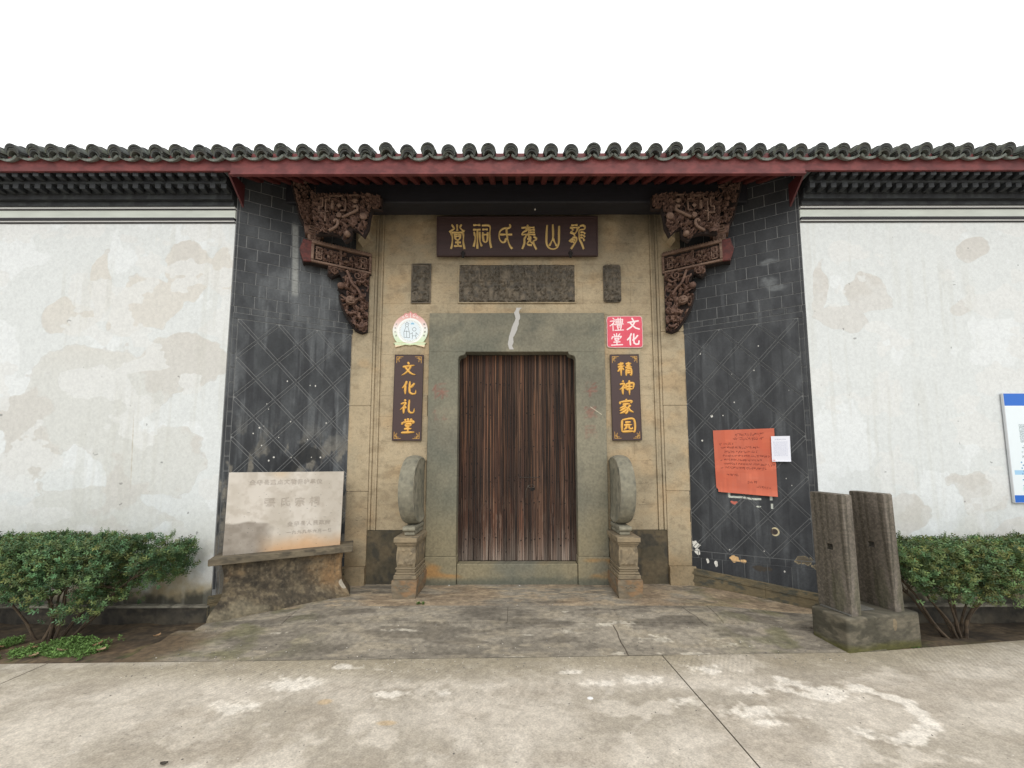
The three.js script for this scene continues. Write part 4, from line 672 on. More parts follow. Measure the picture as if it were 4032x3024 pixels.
  const back = [], SP = 0.233, mortar = std({ color: lin(0.09, 0.08, 0.072) });
  for (let i = -31; i <= 31; i++) {
    const x = 0.16 + i * SP + rr(-0.012, 0.012), dy = rr(-0.011, 0.009);
    for (let r = 0; r < 14; r++) {
      const z = 1.05 - r * 0.085, y = 5.037 + (FZ - z) * SLOPE + dy + r * 0.0015 + 0.025, M = new THREE.Matrix4().compose(new THREE.Vector3(x + rr(-0.004, 0.004), y + (r ? rr(-0.003, 0.003) : 0), z + rr(-0.006, 0.006)), new THREE.Quaternion().setFromEuler(new THREE.Euler(ANG - 0.08 + rr(-0.03, 0.03), rr(-0.05, 0.05), rr(-0.06, 0.06))), new THREE.Vector3(1, 1.0, 1));
      const M2 = new THREE.Matrix4().compose(new THREE.Vector3(x + SP / 2 + rr(-0.004, 0.004), y + 0.112, z + 0.005 + rr(-0.006, 0.006)), new THREE.Quaternion().setFromEuler(new THREE.Euler(ANG - 0.07 + rr(-0.02, 0.02), rr(-0.03, 0.03), rr(-0.03, 0.03))), new THREE.Vector3(1, 1, 1));
      if (r < 2 && Math.abs(i) < 30) {
        const c = part('cover_tile', cover, tileMat[Math.floor(rnd() * 3)], roof); M.decompose(c.position, c.quaternion, c.scale);
        const p = part('pan_tile', r ? pan : lip, r ? tileMat[0] : lipMat, roof); M2.decompose(p.position, p.quaternion, p.scale);
        if (!r) {                                              // the eaves end is a stack of lapped tiles, the lower ones narrower
          for (let k = 1; k < 4; k++) { const c2 = part('cover_tile', cover, tileMat[(i + 62 + k) % 3], roof); c2.position.set(c.position.x + rr(-0.004, 0.004), c.position.y - 0.0155 * k, c.position.z - 0.005 * k + rr(-0.005, 0.005)); c2.quaternion.copy(c.quaternion); c2.scale.set(1 - 0.08 * k, 1 - 0.05 * k, 1); }
        }
      } else back.push(cover.clone().applyMatrix4(M), pan.clone().applyMatrix4(M2));
    }
  }
  part('upper_tiles', merge(back), tileMat[0], roof).userData.kind = 'stuff';
}

// ================================================================ CARVED BRACKETS
const carveMat = std({ map: stoneTile([92, 68, 58], [114, 88, 74], [74, 54, 47], 44, 7, 7), roughness: 0.8 }), carveRed = std({ map: stoneTile([82, 36, 33], [96, 48, 42], [66, 33, 31], 48), roughness: 0.75 }), carvePale = std({ map: stoneTile([106, 83, 70], [126, 102, 87], [86, 67, 57], 52, 7, 7), roughness: 0.8 });
const carveDark = std({ map: stoneTile([36, 26, 23], [46, 34, 30], [28, 21, 20], 41), roughness: 0.9 });  // near-black backing boards: the shade of deep carved holes is put into the colour
const inPoly = (P, x, y) => { let c = false; for (let i = 0, j = P.length - 1; i < P.length; j = i++) if (P[i][1] > y !== P[j][1] > y && x < ((P[j][0] - P[i][0]) * (y - P[i][1])) / (P[j][1] - P[i][1]) + P[i][0]) c = !c; return c; };
function plate(P, depth, z0) { const s = new THREE.Shape(P.map((p) => new THREE.Vector2(p[0], p[1]))); return new THREE.ExtrudeGeometry(s, { depth, bevelEnabled: true, bevelSize: 0.006, bevelThickness: 0.006, bevelSegments: 1 }).translate(0, 0, z0); }
function carvedFace(P, z0, depth, fn, cell = 0.0085) {       // high relief inside an outline, closed down at its edge
  const xs = P.map((p) => p[0]), ys = P.map((p) => p[1]), x0 = Math.min(...xs), x1 = Math.max(...xs), y0 = Math.min(...ys), y1 = Math.max(...ys), nx = Math.ceil((x1 - x0) / cell), ny = Math.ceil((y1 - y0) / cell), pos = [], idx = [], ok = [];
  for (let j = 0; j <= ny; j++) for (let i = 0; i <= nx; i++) { const x = mix(x0, x1, i / nx), y = mix(y0, y1, j / ny), q = inPoly(P, x, y); ok.push(q); pos.push(x, y, z0 + (q ? depth * fn(x, y) : 0)); }
  for (let j = 0; j < ny; j++) for (let i = 0; i < nx; i++) { const a = j * (nx + 1) + i, b = a + 1, c = a + nx + 1, d = c + 1; if (ok[a] || ok[b] || ok[c] || ok[d]) { const hz = (k) => (pos[k * 3 + 2] - z0) / depth; if (ok[a] && ok[b] && ok[c] && ok[d] && Math.max(hz(a), hz(b), hz(c), hz(d)) > 0.42) idx.push(a, b, c, b, d, c); } }
  const g = new THREE.BufferGeometry(); g.setAttribute('position', new THREE.Float32BufferAttribute(pos, 3)); g.setIndex(idx); g.computeVertexNormals(); return g;
}
const swirl = (f, sd) => (x, y) => { const a = fbm(x * f * 0.6 + sd, y * f * 0.6, 3) * 9, r = 1 - Math.abs(2 * vn(x * f + Math.cos(a) * 0.9 + sd, y * f + Math.sin(a) * 0.9) - 1), k = 1 - Math.abs(2 * vn(x * f * 2.1 + sd + 9, y * f * 2.1 + Math.cos(a)) - 1); return 0.15 + 0.75 * sst(0.45, 0.95, r) * (0.7 + 0.3 * k) + 0.25 * k; };
const tube = (pts, r, closed = false, n = 0) => { const c = new THREE.CatmullRomCurve3(pts.map((p) => new THREE.Vector3(...p)), closed, 'catmullrom', 0.5); return new THREE.TubeGeometry(c, n || pts.length * 6, r, 6, closed).toNonIndexed(); };
const bars = (l, r, z) => merge(l.flatMap((q) => q.slice(1).map((b, i) => { const a = q[i]; return box(Math.min(a[0], b[0]) - r, Math.max(a[0], b[0]) + r, Math.min(a[1], b[1]) - r, Math.max(a[1], b[1]) + r, z - r, z + r * 1.4 + i * 0.0004); })));
const scroll = (cx, cy, r, dir, z, turns = 1.4) => { const p = []; for (let i = 0; i <= 20; i++) { const t = i / 20, a = t * turns * 6.283 * dir + 1; p.push([cx + Math.cos(a) * r * (1 - 0.8 * t), cy + Math.sin(a) * r * (1 - 0.8 * t), z]); } return tube(p, r * 0.16, false, 40); };
function bracket(s, label) {
  const t = thing('carved_bracket', label, 'bracket', [s * 2.0, 3.27, 0.06]), Y = 3.27, T = new THREE.Matrix4().makeRotationY(WING);
  const put = (name, g, m, flat) => { g = g.index ? g.toNonIndexed() : g; if (flat) g.scale(0.979, 0.979, 1).translate(0, 0.033, 0); g.translate(0, -Y, 0); if (!flat) { g.applyMatrix4(T); } else g.translate(2.0, 0, -0.06 + 0.095 + (m === carvePale ? 0.022 : 0)); if (s > 0) g = mirrorX(g); if (!g.attributes.uv) g.setAttribute('uv', new THREE.Float32BufferAttribute(new Float32Array(g.attributes.position.count * 2), 2)); g = boxUV(g, 2.2); return part(name, g, m, t); };
  const N = (P) => P.map(([u, y]) => [-u, y]);               // drawn outward, stored with x = -u for the left bracket
  const sd = s * 17;
  // foot: crouching beast corbel
  const low = N([[0, 4.085], [0.0, 3.29], [0.06, 3.27], [0.14, 3.3], [0.25, 3.45], [0.32, 3.59], [0.35, 3.69], [0.36, 3.73], [0.27, 3.74], [0.33, 3.78], [0.375, 3.82], [0.37, 3.87], [0.3, 3.9], [0.36, 4.02], [0.45, 3.95], [0.5, 3.99], [0.5, 4.085]]);
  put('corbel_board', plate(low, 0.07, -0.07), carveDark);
  put('beast_carving', carvedFace(low, 0.006, 0.06, swirl(17, 3 + sd), 0.0065), carveMat);
  put('beast_head', merge([new THREE.SphereGeometry(0.062, 16, 12).scale(1, 1.0, 0.7).translate(-0.225, 3.665, 0.055), new THREE.SphereGeometry(0.02, 8, 6).translate(-0.225, 3.65, 0.1), new THREE.SphereGeometry(0.011, 8, 6).translate(-0.25, 3.685, 0.095), new THREE.SphereGeometry(0.011, 8, 6).translate(-0.2, 3.685, 0.095), new THREE.ConeGeometry(0.022, 0.09, 6).rotateZ(1.1).translate(-0.31, 3.7, 0.04), new THREE.ConeGeometry(0.022, 0.09, 6).rotateZ(-1.1).translate(-0.14, 3.7, 0.05), tube([[-0.27, 3.635, 0.085], [-0.225, 3.615, 0.1], [-0.18, 3.635, 0.085]], 0.009)]), carvePale);
  put('scroll', merge([scroll(-0.42, 4.02, 0.05, 1, 0.05), scroll(-0.15, 4.02, 0.055, -1, 0.055), tube([[-0.28, 4.06, 0.05], [-0.22, 3.9, 0.07], [-0.15, 3.84, 0.06], [-0.1, 3.76, 0.06]], 0.018), tube([[-0.05, 3.99, 0.05], [-0.09, 3.94, 0.06], [-0.16, 3.95, 0.055]], 0.012), new THREE.IcosahedronGeometry(0.045, 1).translate(-0.345, 3.845, 0.04), tube([[-0.04, 3.36, 0.05], [-0.09, 3.33, 0.06], [-0.14, 3.36, 0.05]], 0.016)]), carveMat);
  // strut: fretted bracket arm
  const st = N([[-0.02, 4.09], [-0.02, 4.37], [0.78, 4.37], [0.82, 4.22], [0.78, 4.08], [0.72, 4.1]]);
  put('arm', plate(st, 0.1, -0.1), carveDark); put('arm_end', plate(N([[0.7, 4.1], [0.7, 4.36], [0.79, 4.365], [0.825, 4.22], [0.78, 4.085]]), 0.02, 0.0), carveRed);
  put('arm_relief', carvedFace(N([[0.02, 4.13], [0.02, 4.3], [0.66, 4.3], [0.66, 4.13]]), 0.006, 0.045, swirl(26, 8 + sd), 0.005), carveMat);
  put('arm_rim', merge([rbox(-0.7, 0.02, 4.33, 4.372, 0, 0.05, 0.01), rbox(-0.7, 0.02, 4.092, 4.122, 0, 0.035, 0.008), rbox(-0.702, -0.668, 4.123, 4.329, 0, 0.04, 0.008), rbox(-0.012, 0.02, 4.123, 4.329, 0, 0.04, 0.008), rbox(-0.375, -0.345, 4.123, 4.329, 0, 0.032, 0.006), ...Array.from({ length: 22 }, (_, i) => new THREE.SphereGeometry(0.013, 6, 5).translate(-0.68 + i * 0.032, 4.374, 0.035))]), carvePale);
  for (const [u, k] of [[0.58, 1], [0.05, 1]]) put('fret', bars([[[-u, 4.29], [-u - 0.06, 4.29], [-u - 0.06, 4.225], [-u - 0.025, 4.225], [-u - 0.025, 4.255]], [[-u, 4.14], [-u - 0.06, 4.14], [-u - 0.06, 4.205], [-u - 0.02, 4.205], [-u - 0.02, 4.17]], [[-u, 4.14], [-u, 4.29]]], 0.0065, 0.035), carvePale);
for (const [u, y, a] of [[0.12, 4.25, 0.5], [0.17, 4.17, 2.4], [0.24, 4.24, 1.2], [0.29, 4.18, 0.2], [0.44, 4.22, 0.8], [0.5, 4.2, 2.1], [0.47, 4.26, 1.4]]) put('leaf_ornament', new THREE.OctahedronGeometry(0.036, 0).scale(1, 0.5, 0.5).rotateZ(a).translate(-u, y, 0.04), carvePale);
  // block and meander cap
  put('block', merge([rbox(-0.75, -0.6, 4.372, 4.455, -0.09, 0.02, 0.012)]), carvePale); put('block_ornament', merge([scroll(-0.7, 4.415, 0.024, 1, 0.025), scroll(-0.645, 4.415, 0.024, -1, 0.025)]), carveMat);
  put('cap_block', plate(N([[0.575, 4.456], [0.575, 4.59], [0.79, 4.56], [0.77, 4.456]]), 0.11, -0.09), carveMat); put('fret', bars([[[-0.6, 4.485], [-0.73, 4.485]], [[-0.6, 4.485], [-0.6, 4.555], [-0.73, 4.555], [-0.73, 4.515], [-0.64, 4.515]]], 0.007, 0.03), carvePale);
  // outer post: crowded openwork
  const up = N([[0.655, 4.57], [0.665, 4.9], [0.69, 5.13], [0.96, 5.11], [0.93, 4.98], [0.89, 4.83], [0.85, 4.67], [0.79, 4.55]]);
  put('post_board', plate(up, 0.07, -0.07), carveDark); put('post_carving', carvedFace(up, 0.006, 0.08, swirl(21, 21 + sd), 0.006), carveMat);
  put('post_edge', tube([[-0.672, 4.6, 0.03], [-0.68, 4.85, 0.04], [-0.7, 5.1, 0.03]], 0.014), carvePale);
  put('bead', merge(Array.from({ length: 16 }, () => { const y = rr(4.72, 5.1); return new THREE.SphereGeometry(rr(0.012, 0.028), 8, 6).translate(-mix(0.71, 0.76 + (y - 4.6) * 0.3, rnd()), y, rr(0.05, 0.08)); })), carveMat);
  // hanging panel under the beam, parallel to the front
  const q = [[-2.63, 4.99], [-1.97, 4.985], [-1.74, 4.955], [-1.735, 4.79], [-1.845, 4.79], [-1.845, 4.83], [-1.88, 4.7], [-1.9, 4.53], [-1.95, 4.42], [-2.03, 4.5], [-2.1, 4.52], [-2.12, 4.4], [-2.19, 4.355], [-2.25, 4.43], [-2.36, 4.46], [-2.56, 4.45], [-2.6, 4.72]];
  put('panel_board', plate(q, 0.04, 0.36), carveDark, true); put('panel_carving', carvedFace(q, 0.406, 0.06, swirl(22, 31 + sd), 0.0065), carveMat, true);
  put('panel_frame', bars([[[-2.39, 4.72], [-2.42, 4.72], [-2.42, 4.88], [-2.37, 4.88], [-2.37, 4.93], [-2.21, 4.93], [-2.21, 4.88], [-2.17, 4.88], [-2.17, 4.73], [-2.22, 4.73]], [[-2.5, 4.9], [-2.46, 4.9], [-2.46, 4.78], [-2.5, 4.78], [-2.5, 4.7], [-2.42, 4.7], [-2.42, 4.6]], [[-2.12, 4.94], [-2.02, 4.94]]], 0.0075, 0.44), carvePale, true);
  put('hook_end', bars([[[-1.95, 4.94], [-1.755, 4.94], [-1.755, 4.81], [-1.83, 4.81]], [[-1.9, 4.94], [-1.9, 4.86]], [[-1.86, 4.9], [-1.8, 4.9], [-1.8, 4.86]]], 0.014, 0.42), carveMat, true);
  put('scroll', merge([tube([[-2.2, 4.64, 0.45], [-2.14, 4.66, 0.46], [-2.06, 4.7, 0.46], [-2.01, 4.73, 0.46], [-2.02, 4.78, 0.46], [-2.06, 4.77, 0.46]], 0.018), tube([[-2.36, 4.46, 0.45], [-2.31, 4.48, 0.46], [-2.26, 4.52, 0.46], [-2.25, 4.58, 0.46], [-2.28, 4.6, 0.46], [-2.3, 4.57, 0.46]], 0.018), new THREE.CylinderGeometry(0.032, 0.032, 0.03, 14).rotateX(Math.PI / 2).translate(-2.24, 4.66, 0.455), new THREE.IcosahedronGeometry(0.04, 1).translate(-2.14, 4.43, 0.43), new THREE.IcosahedronGeometry(0.05, 1).scale(1, 1, 0.6).translate(-1.94, 4.66, 0.44)]), carvePale, true);
  put('figure', merge([new THREE.CapsuleGeometry(0.022, 0.05, 3, 8).translate(-2.33, 4.79, 0.45), new THREE.SphereGeometry(0.018, 8, 6).translate(-2.33, 4.845, 0.455)]), carvePale, true);
  put('flower_ornament', new THREE.OctahedronGeometry(0.032, 0).scale(1, 1.1, 0.5).translate(-2.25, 4.8, 0.45), carvePale, true); put('flower_ornament', new THREE.DodecahedronGeometry(0.036, 0).scale(1.1, 0.9, 0.6).translate(-2.05, 4.86, 0.45), carvePale, true);
}
bracket(-1, 'carved brown timber bracket under the left end of the eaves beam');
bracket(1, 'carved brown timber bracket under the right end of the eaves beam');

// ================================================================ DRUM STONES
function drum(s, label) {
  const t = thing('drum_stone', label, 'drum stone', [s * 1.29, 0, 0.003], 0, 'drum stones flanking the door');
  const st = std({ map: stoneTile([124, 112, 92], [142, 127, 102], [104, 95, 80], 61, 4, 4), bumpMap: grainBump, bumpScale: 0.004 }), gr = std({ map: stoneTile([130, 126, 110], [150, 145, 128], [104, 103, 92], 67, 4, 4), bumpMap: grainBump, bumpScale: 0.003 });
  const bs = std({ map: stoneTile([106, 99, 85], [126, 112, 92], [134, 104, 74], 71, 3, 6), bumpMap: grainBump, bumpScale: 0.006 });
  const X = (a, b) => (s < 0 ? [a, b] : [-b, -a]);
  // stack of mouldings: [y0, y1, half width, front z, radius]
  const base = new THREE.BoxGeometry(0.29, 0.225, 0.555, 6, 8, 8).translate(0, 0.1, 0.277);
  { const p = base.attributes.position; for (let i = 0; i < p.count; i++) { const v = (p.getY(i) + 0.0125) / 0.225, k = 1 - 0.13 * (1 - v) * (1 - v) - 0.1 * Math.max(0, v - 0.9) * 3; p.setX(i, p.getX(i) * k); p.setZ(i, p.getZ(i) * (0.97 + 0.03 * k)); } base.computeVertexNormals(); }
  part('pedestal_base', boxUV(toCreasedNormals(base, 0.6), 1.3), bs, t);
  part('pedestal_tier', boxUV(merge([rbox(-0.13, 0.13, 0.216, 0.262, 0, 0.535, 0.006), rbox(-0.121, 0.121, 0.263, 0.288, 0, 0.522, 0.01), rbox(-0.11, 0.11, 0.289, 0.322, 0, 0.505, 0.012), rbox(-0.118, 0.118, 0.323, 0.342, 0, 0.515, 0.006)]), 1.3), st, t);
  const body = new THREE.BoxGeometry(0.2, 0.236, 0.49, 10, 12, 12).translate(0, 0.462, 0.25), bp = body.attributes.position;
  for (let i = 0; i < bp.count; i++) { const v = (bp.getY(i) - 0.344) / 0.236, k = 1 + 0.12 * Math.sin(v * Math.PI * 0.9 + 0.1); bp.setX(i, bp.getX(i) * k); bp.setZ(i, 0.25 + (bp.getZ(i) - 0.25) * (1 + 0.03 * Math.sin(v * Math.PI))); } body.computeVertexNormals();
  part('pedestal_body', boxUV(toCreasedNormals(body, 0.6), 1.3), st, t);
  const cv = carving(5 + s, 0.17, 0.17); part('flower_relief', boxUV(relief(0.19, 0.2, 110, (x, y) => { const e = Math.min(0.095 - Math.abs(x), 0.1 - Math.abs(y)); return sst(0, 0.02, e) * (0.3 + 0.8 * cv(x, y)) * (e < 0.012 ? 0.6 : 1); }, 0.02).translate(0, 0.462, 0.503), 1.3), st, t);
  part('pedestal_cap', boxUV(merge([rbox(-0.112, 0.112, 0.582, 0.602, 0, 0.51, 0.008), rbox(-0.124, 0.124, 0.603, 0.626, 0, 0.528, 0.008), rbox(-0.137, 0.137, 0.627, 0.69, 0, 0.548, 0.012)]), 1.3), st, t);
  part('drum_seat', boxUV(merge([rbox(...X(-0.05, 0.075), 0.692, 0.74, 0.0, 0.42, 0.014, 2), rbox(...X(-0.062, 0.086), 0.742, 0.8, 0.0, 0.42, 0.02, 3), new THREE.CylinderGeometry(0.03, 0.03, 0.145, 14).rotateZ(Math.PI / 2).translate(s < 0 ? 0.012 : -0.012, 0.768, 0.425)]), 1.3), gr, t);
  part('drum_back', boxUV(rbox(...X(-0.07, 0.06), 0.692, 1.1, 0.0, 0.09, 0.012), 1.3), gr, t);
  // drum: axis along x, barrel rim, shallow dished faces
  const prof = [[0.0, -0.072], [0.3, -0.075], [0.375, -0.08], [0.395, -0.088], [0.407, -0.083], [0.418, -0.06], [0.426, -0.03], [0.428, 0], [0.426, 0.03], [0.418, 0.06], [0.407, 0.083], [0.395, 0.088], [0.375, 0.08], [0.3, 0.075], [0.0, 0.072]].map((p) => new THREE.Vector2(p[0], p[1] * 1.02));
  const lathe = new THREE.LatheGeometry(prof, 72); lathe.rotateZ(Math.PI / 2); const d = toCreasedNormals(lathe, 0.5); d.translate(-s * 0.0, 1.218, 0.185);
  part('drum', boxUV(d, 1.1), gr, t);
  const y0 = 0.86; part('ruyi_relief', merge([tube([[-0.045, 0.885, 0.445], [-0.03, 0.93, 0.485], [0, 0.955, 0.5], [0.03, 0.93, 0.485], [0.045, 0.885, 0.445]], 0.008)]), gr, t);
  part('apron_scroll', tube([[-0.09, 0.12, 0.548], [-0.05, 0.14, 0.553], [-0.03, 0.12, 0.553], [0, 0.14, 0.555], [0.03, 0.12, 0.553], [0.05, 0.14, 0.553], [0.09, 0.12, 0.548]], 0.006), bs, t);
}
drum(-1, 'grey stone drum on carved pedestal left of the door'); drum(1, 'grey stone drum on carved pedestal right of the door');

// ================================================================ MEMORIAL TABLET (left)
{
  const TH = 22.4 * Math.PI / 180, t = thing('memorial_tablet', 'pale engraved stone tablet on a flared dark pedestal before the left wing wall', 'monument', [-3.19, -0.12, 0.972], TH);
  const W = 1.345, D = 0.3, tilt = (g) => { const p = g.attributes.position; for (let i = 0; i < p.count; i++) { const h = p.getY(i); p.setY(i, h + (p.getX(i) / W) * mix(0.085, 0.03, clamp(h / 0.6))); } return g; };
  const pm = std({ map: tex(768, 512, (u, v) => {
    const x = u * 1.4, y = v * 0.7, n1 = fbm(x * 3, y * 4, 4), n2 = fbm(x * 14, y * 14, 4), n3 = fbm(x * 45, y * 45, 2); let c = mixc([72, 64, 52], [103, 92, 73], sst(0.25, 0.75, fbm(x * 22, y * 22, 4)));
    c = mixc(c, [142, 110, 74], 0.7 * sst(0.42, 0.7, 0.6 * n1 + 0.28 * sst(0.5, 1.2, x) - 0.1 * Math.abs(y - 0.42) * 4 + 0.1)); c = mixc(c, [38, 34, 28], 0.6 * sst(0.42, 0.72, fbm(x * 11 + 4, y * 12, 5)) * sst(1.25, 0.6, x));
    c = mixc(c, [132, 122, 102], 0.35 * sst(0.55, 0.8, fbm(x * 44 + 9, y * 36, 3))); c = mixc(c, [52, 46, 37], 0.45 * sst(0.5, 0.75, fbm(x * 18 + 9, y * 2.5, 3)) * sst(0.2, 0.5, y)); c = mixc(c, [128, 120, 100], 0.6 * sst(0.26, 0.16, y) * sst(0.4, 0.6, n1)); c = mixc(c, [176, 170, 156], 0.8 * sst(0.6, 0.75, blob(x, y, 1.32, 0.26, 0.06, 0.08) + 0.4 * (n2 - 0.5)));
    return mulc(c, 0.8 + 0.4 * n3);
  }), bumpMap: grainBump, bumpScale: 0.003 });
  // rings of the flared body: height, inset
  const inset = (h) => 0.095 * sst(0.05, 0.27, h) + 0.008 * sst(0.27, 0.4, h) - 0.02 * sst(0.46, 0.6, h);
  function loft(h0, h1, n, cap) {
    const pos = [], K = 4; const P = (h) => { const e = inset(h); return [[e, h, -e * 0.8], [W - e, h, -e * 0.8], [W - e, h, -D], [e, h, -D]]; };
    const quad = (a, b, c, d) => pos.push(...a, ...b, ...c, ...a, ...c, ...d);
    for (let i = 0; i < n; i++) { const A = P(mix(h0, h1, i / n)), B = P(mix(h0, h1, (i + 1) / n)); for (let k = 0; k < K; k++) quad(A[k], A[(k + 1) % K], B[(k + 1) % K], B[k]); }
    const Tp = P(h1); quad(Tp[0], Tp[1], Tp[2], Tp[3]);
    const g = new THREE.BufferGeometry(); g.setAttribute('position', new THREE.Float32BufferAttribute(pos, 3)); g.computeVertexNormals(); return planarUV(toCreasedNormals(tilt(g), 0.5), (x, y, z) => [(x - z * 0.9) / 1.4, y / 0.7]);
  }
  part('pedestal_foot', loft(-0.06, 0.2562, 12), pm, t); part('pedestal_middle', loft(0.2575, 0.4312, 5), pm, t); part('pedestal_neck', loft(0.4325, 0.6, 5), pm, t);
  part('pedestal_ledge', planarUV(tilt(rbox(-0.02, W + 0.02, 0.602, 0.672, -0.33, 0.012, 0.008).toNonIndexed()), (x, y, z) => [(x - z) / 1.4, (y + z) / 0.7]), std({ map: stoneTile([92, 84, 70], [112, 102, 84], [70, 64, 54], 82), bumpMap: grainBump, bumpScale: 0.006 }), t);
  const ink = canvas(1152, 880, (c, w, h) => {
    c.fillStyle = '#000'; c.fillRect(0, 0, w, h); c.strokeStyle = '#fff';
    const line = (keys, x0, y, step, size, lw) => keys.forEach((k, i) => drawGlyph(c, k, x0 + i * step, y, size, lw));
    line(['jin', 'huas', 'xian', 'zhong', 'dian', 'wens', 'wu', 'bao', 'hu', 'dan', 'wei'], 235, 115, 66, 56, 8);
    line(['zhang', 'shi', 'zong', 'ci'], 405, 345, 150, 104, 13); line(['jin', 'huas', 'xian', 'ren', 'min', 'zheng', 'fu'], 618, 595, 64, 54, 7); line(['yi', 'jiu', 'jiu', 'jiu', 'nian', 'liu', 'yue', 'yi', 'ri'], 608, 690, 52, 42, 6);
  }), ip = pixelsOf(ink);
  const col = tex(1152, 880, (u, v) => {
    const x = u * 1.15, y = v * 0.88, n1 = fbm(x * 4 + 8, y * 4, 4), n2 = fbm(x * 16, y * 16, 4); let c = mixc([208, 201, 191], [190, 182, 170], sst(0.4, 0.7, n1));
    c = mixc(c, [172, 162, 148], 0.35 * sst(0.5, 0.75, n2)); const st = sst(0.33, 0.3, y + 0.05 * (n1 - 0.5)) * sst(0.46, 0.36, x + 0.1 * (n2 - 0.5)); c = mixc(c, [132, 123, 112], 0.85 * st * (0.6 + 0.5 * n2));
    c = mixc(c, [204, 158, 112], 0.75 * sst(0.22, 0.0, y + 0.14 * (n1 - 0.5)) * sst(0.25, 0.5, x)); c = mixc(c, [200, 170, 130], 0.4 * blob(x, y, 0.5, 0.86, 0.08, 0.05)); if (vn(x * 46, y * 46) > 0.955) c = mulc(c, 0.82);
    return mixc(c, [150, 137, 125], 0.3 * ip(u, v)[0] / 255 * sst(0.2, 0.6, n2 + 0.15));
  });
  const bmp = tex(1152, 880, (u, v) => 200 - 0.7 * ip(u, v)[0] + 24 * fbm(u * 70, v * 60, 3), false);
  // the upright slab: bottom follows the ledge, top is level
  const g = new THREE.BoxGeometry(1.15, 0.88, 0.1, 4, 4, 1), p = g.attributes.position; for (let i = 0; i < p.count; i++) { const x = p.getX(i) + 0.575, f = (p.getY(i) + 0.44) / 0.88; p.setXYZ(i, x + 0.07 + 0.012 * f, mix(0.674 + 0.03 * (x + 0.07) / W, 1.566, f), p.getZ(i) - 0.17); } g.computeVertexNormals();
  part('tablet', planarUV(g, (x, y) => [(x - 0.07) / 1.16, (y - 0.69) / 0.876]), std({ map: col, bumpMap: bmp, bumpScale: 0.006, roughness: 0.85 }), t, 'pale stone slab engraved with three lines and a date');
}

// ================================================================ FLAGPOLE STONES (right)
{
  const t = thing('flagpole_stone', 'two dark upright stone slabs with square holes on a mossy block, right foreground', 'stone post', [2.92, -0.16, 1.545], 11 * Math.PI / 180);
  const dark = std({ map: tex(512, 768, (u, v) => { const n1 = fbm(u * 5, v * 2, 4), n2 = fbm(u * 34, v * 92, 4), st = fbm(u * 16 + 4, v * 1.5, 3); let c = mixc([90, 84, 75], [110, 103, 94], sst(0.3, 0.7, n1)); c = mixc(c, [64, 60, 50], 0.6 * sst(0.5, 0.7, st)); c = mixc(c, [122, 112, 100], 0.22 * sst(0.5, 0.75, n2)); c = mixc(c, [70, 72, 50], 0.4 * sst(0.5, 0.7, fbm(u * 6 + 40, v * 4, 3)) * sst(0.6, 0.1, v)); return mulc(c, 0.8 + 0.4 * n2); }), bumpMap: tex(512, 768, (u, v) => 60 + 150 * fbm(u * 26, v * 70, 4), false), bumpScale: 0.0025, roughness: 0.95 });
  const blk = std({ map: tex(768, 384, (u, v) => { const n1 = fbm(u * 6, v * 4, 4), n2 = fbm(u * 30, v * 18, 4); let c = mixc([86, 82, 70], [104, 98, 84], sst(0.3, 0.7, n1)); c = mixc(c, [58, 56, 46], 0.6 * sst(0.5, 0.68, fbm(u * 9 + 3, v * 4, 4))); c = mixc(c, [84, 82, 40], 0.8 * sst(0.32, 0.12, v + 0.2 * (n1 - 0.5))); c = mixc(c, [150, 130, 100], 0.5 * sst(0.6, 0.75, blob(u, v, 0.45, 0.7, 0.03, 0.25) + 0.3 * (n2 - 0.5))); return mulc(c, 0.8 + 0.4 * n2); }), bumpMap: grainBump, bumpScale: 0.008, roughness: 0.95 });
  const b = new RoundedBoxGeometry(0.82, 0.34, 0.34, 6, 0.02).translate(0.4, 0.16, -0.17), bp = b.attributes.position; for (let i = 0; i < bp.count; i++) { const k = 0.012 * (fbm(bp.getX(i) * 9 + 2, bp.getY(i) * 9 + bp.getZ(i) * 7, 3) - 0.5); bp.setX(i, bp.getX(i) + k); bp.setZ(i, bp.getZ(i) + k); }
  part('base_block', planarUV(b.toNonIndexed(), (x, y, z) => [(x - z) / 1.15, y / 0.34]), blk, t);
  const slab = (x0, dx, lean, z0, name) => {
    const s = new THREE.Shape([[0, 0], [-0.3, 0], [-0.305, 1.072], [-0.3, 1.078], [-0.008, 1.07], [0.0, 1.062]].map((p) => new THREE.Vector2(-p[0], p[1]))), h = new THREE.Path([[0.115, 0.545], [0.185, 0.545], [0.185, 0.61], [0.115, 0.61]].map((p) => new THREE.Vector2(p[0], p[1]))); s.holes.push(h);
    let g = new THREE.ExtrudeGeometry(s, { depth: dx, steps: 1, bevelEnabled: true, bevelSize: 0.007, bevelThickness: 0.008, bevelSegments: 2 }).rotateY(Math.PI / 2); const p = g.attributes.position; for (let i = 0; i < p.count; i++) p.setX(i, p.getX(i) + lean * p.getY(i));
    g.computeVertexNormals(); part(name, planarUV(g.translate(x0, 0.334, z0), (x, y, z) => [clamp((x - x0 - z) / 0.48 + 0.02, 0.01, 0.99), (y - 0.2) / 1.3]), dark, t);
  };
  slab(0.1, 0.095, -0.012, -0.045, 'upright_slab'); slab(0.605, 0.088, -0.03, -0.05, 'upright_slab');
  part('mortar_rim', merge([rbox(0.24, 0.46, 0.331, 0.342, -0.28, -0.12, 0.004), rbox(0.07, 0.098, 0.331, 0.343, -0.32, -0.04, 0.004)]), std({ color: lin(0.16, 0.155, 0.135), bumpMap: grainBump, bumpScale: 0.012 }), t);
}

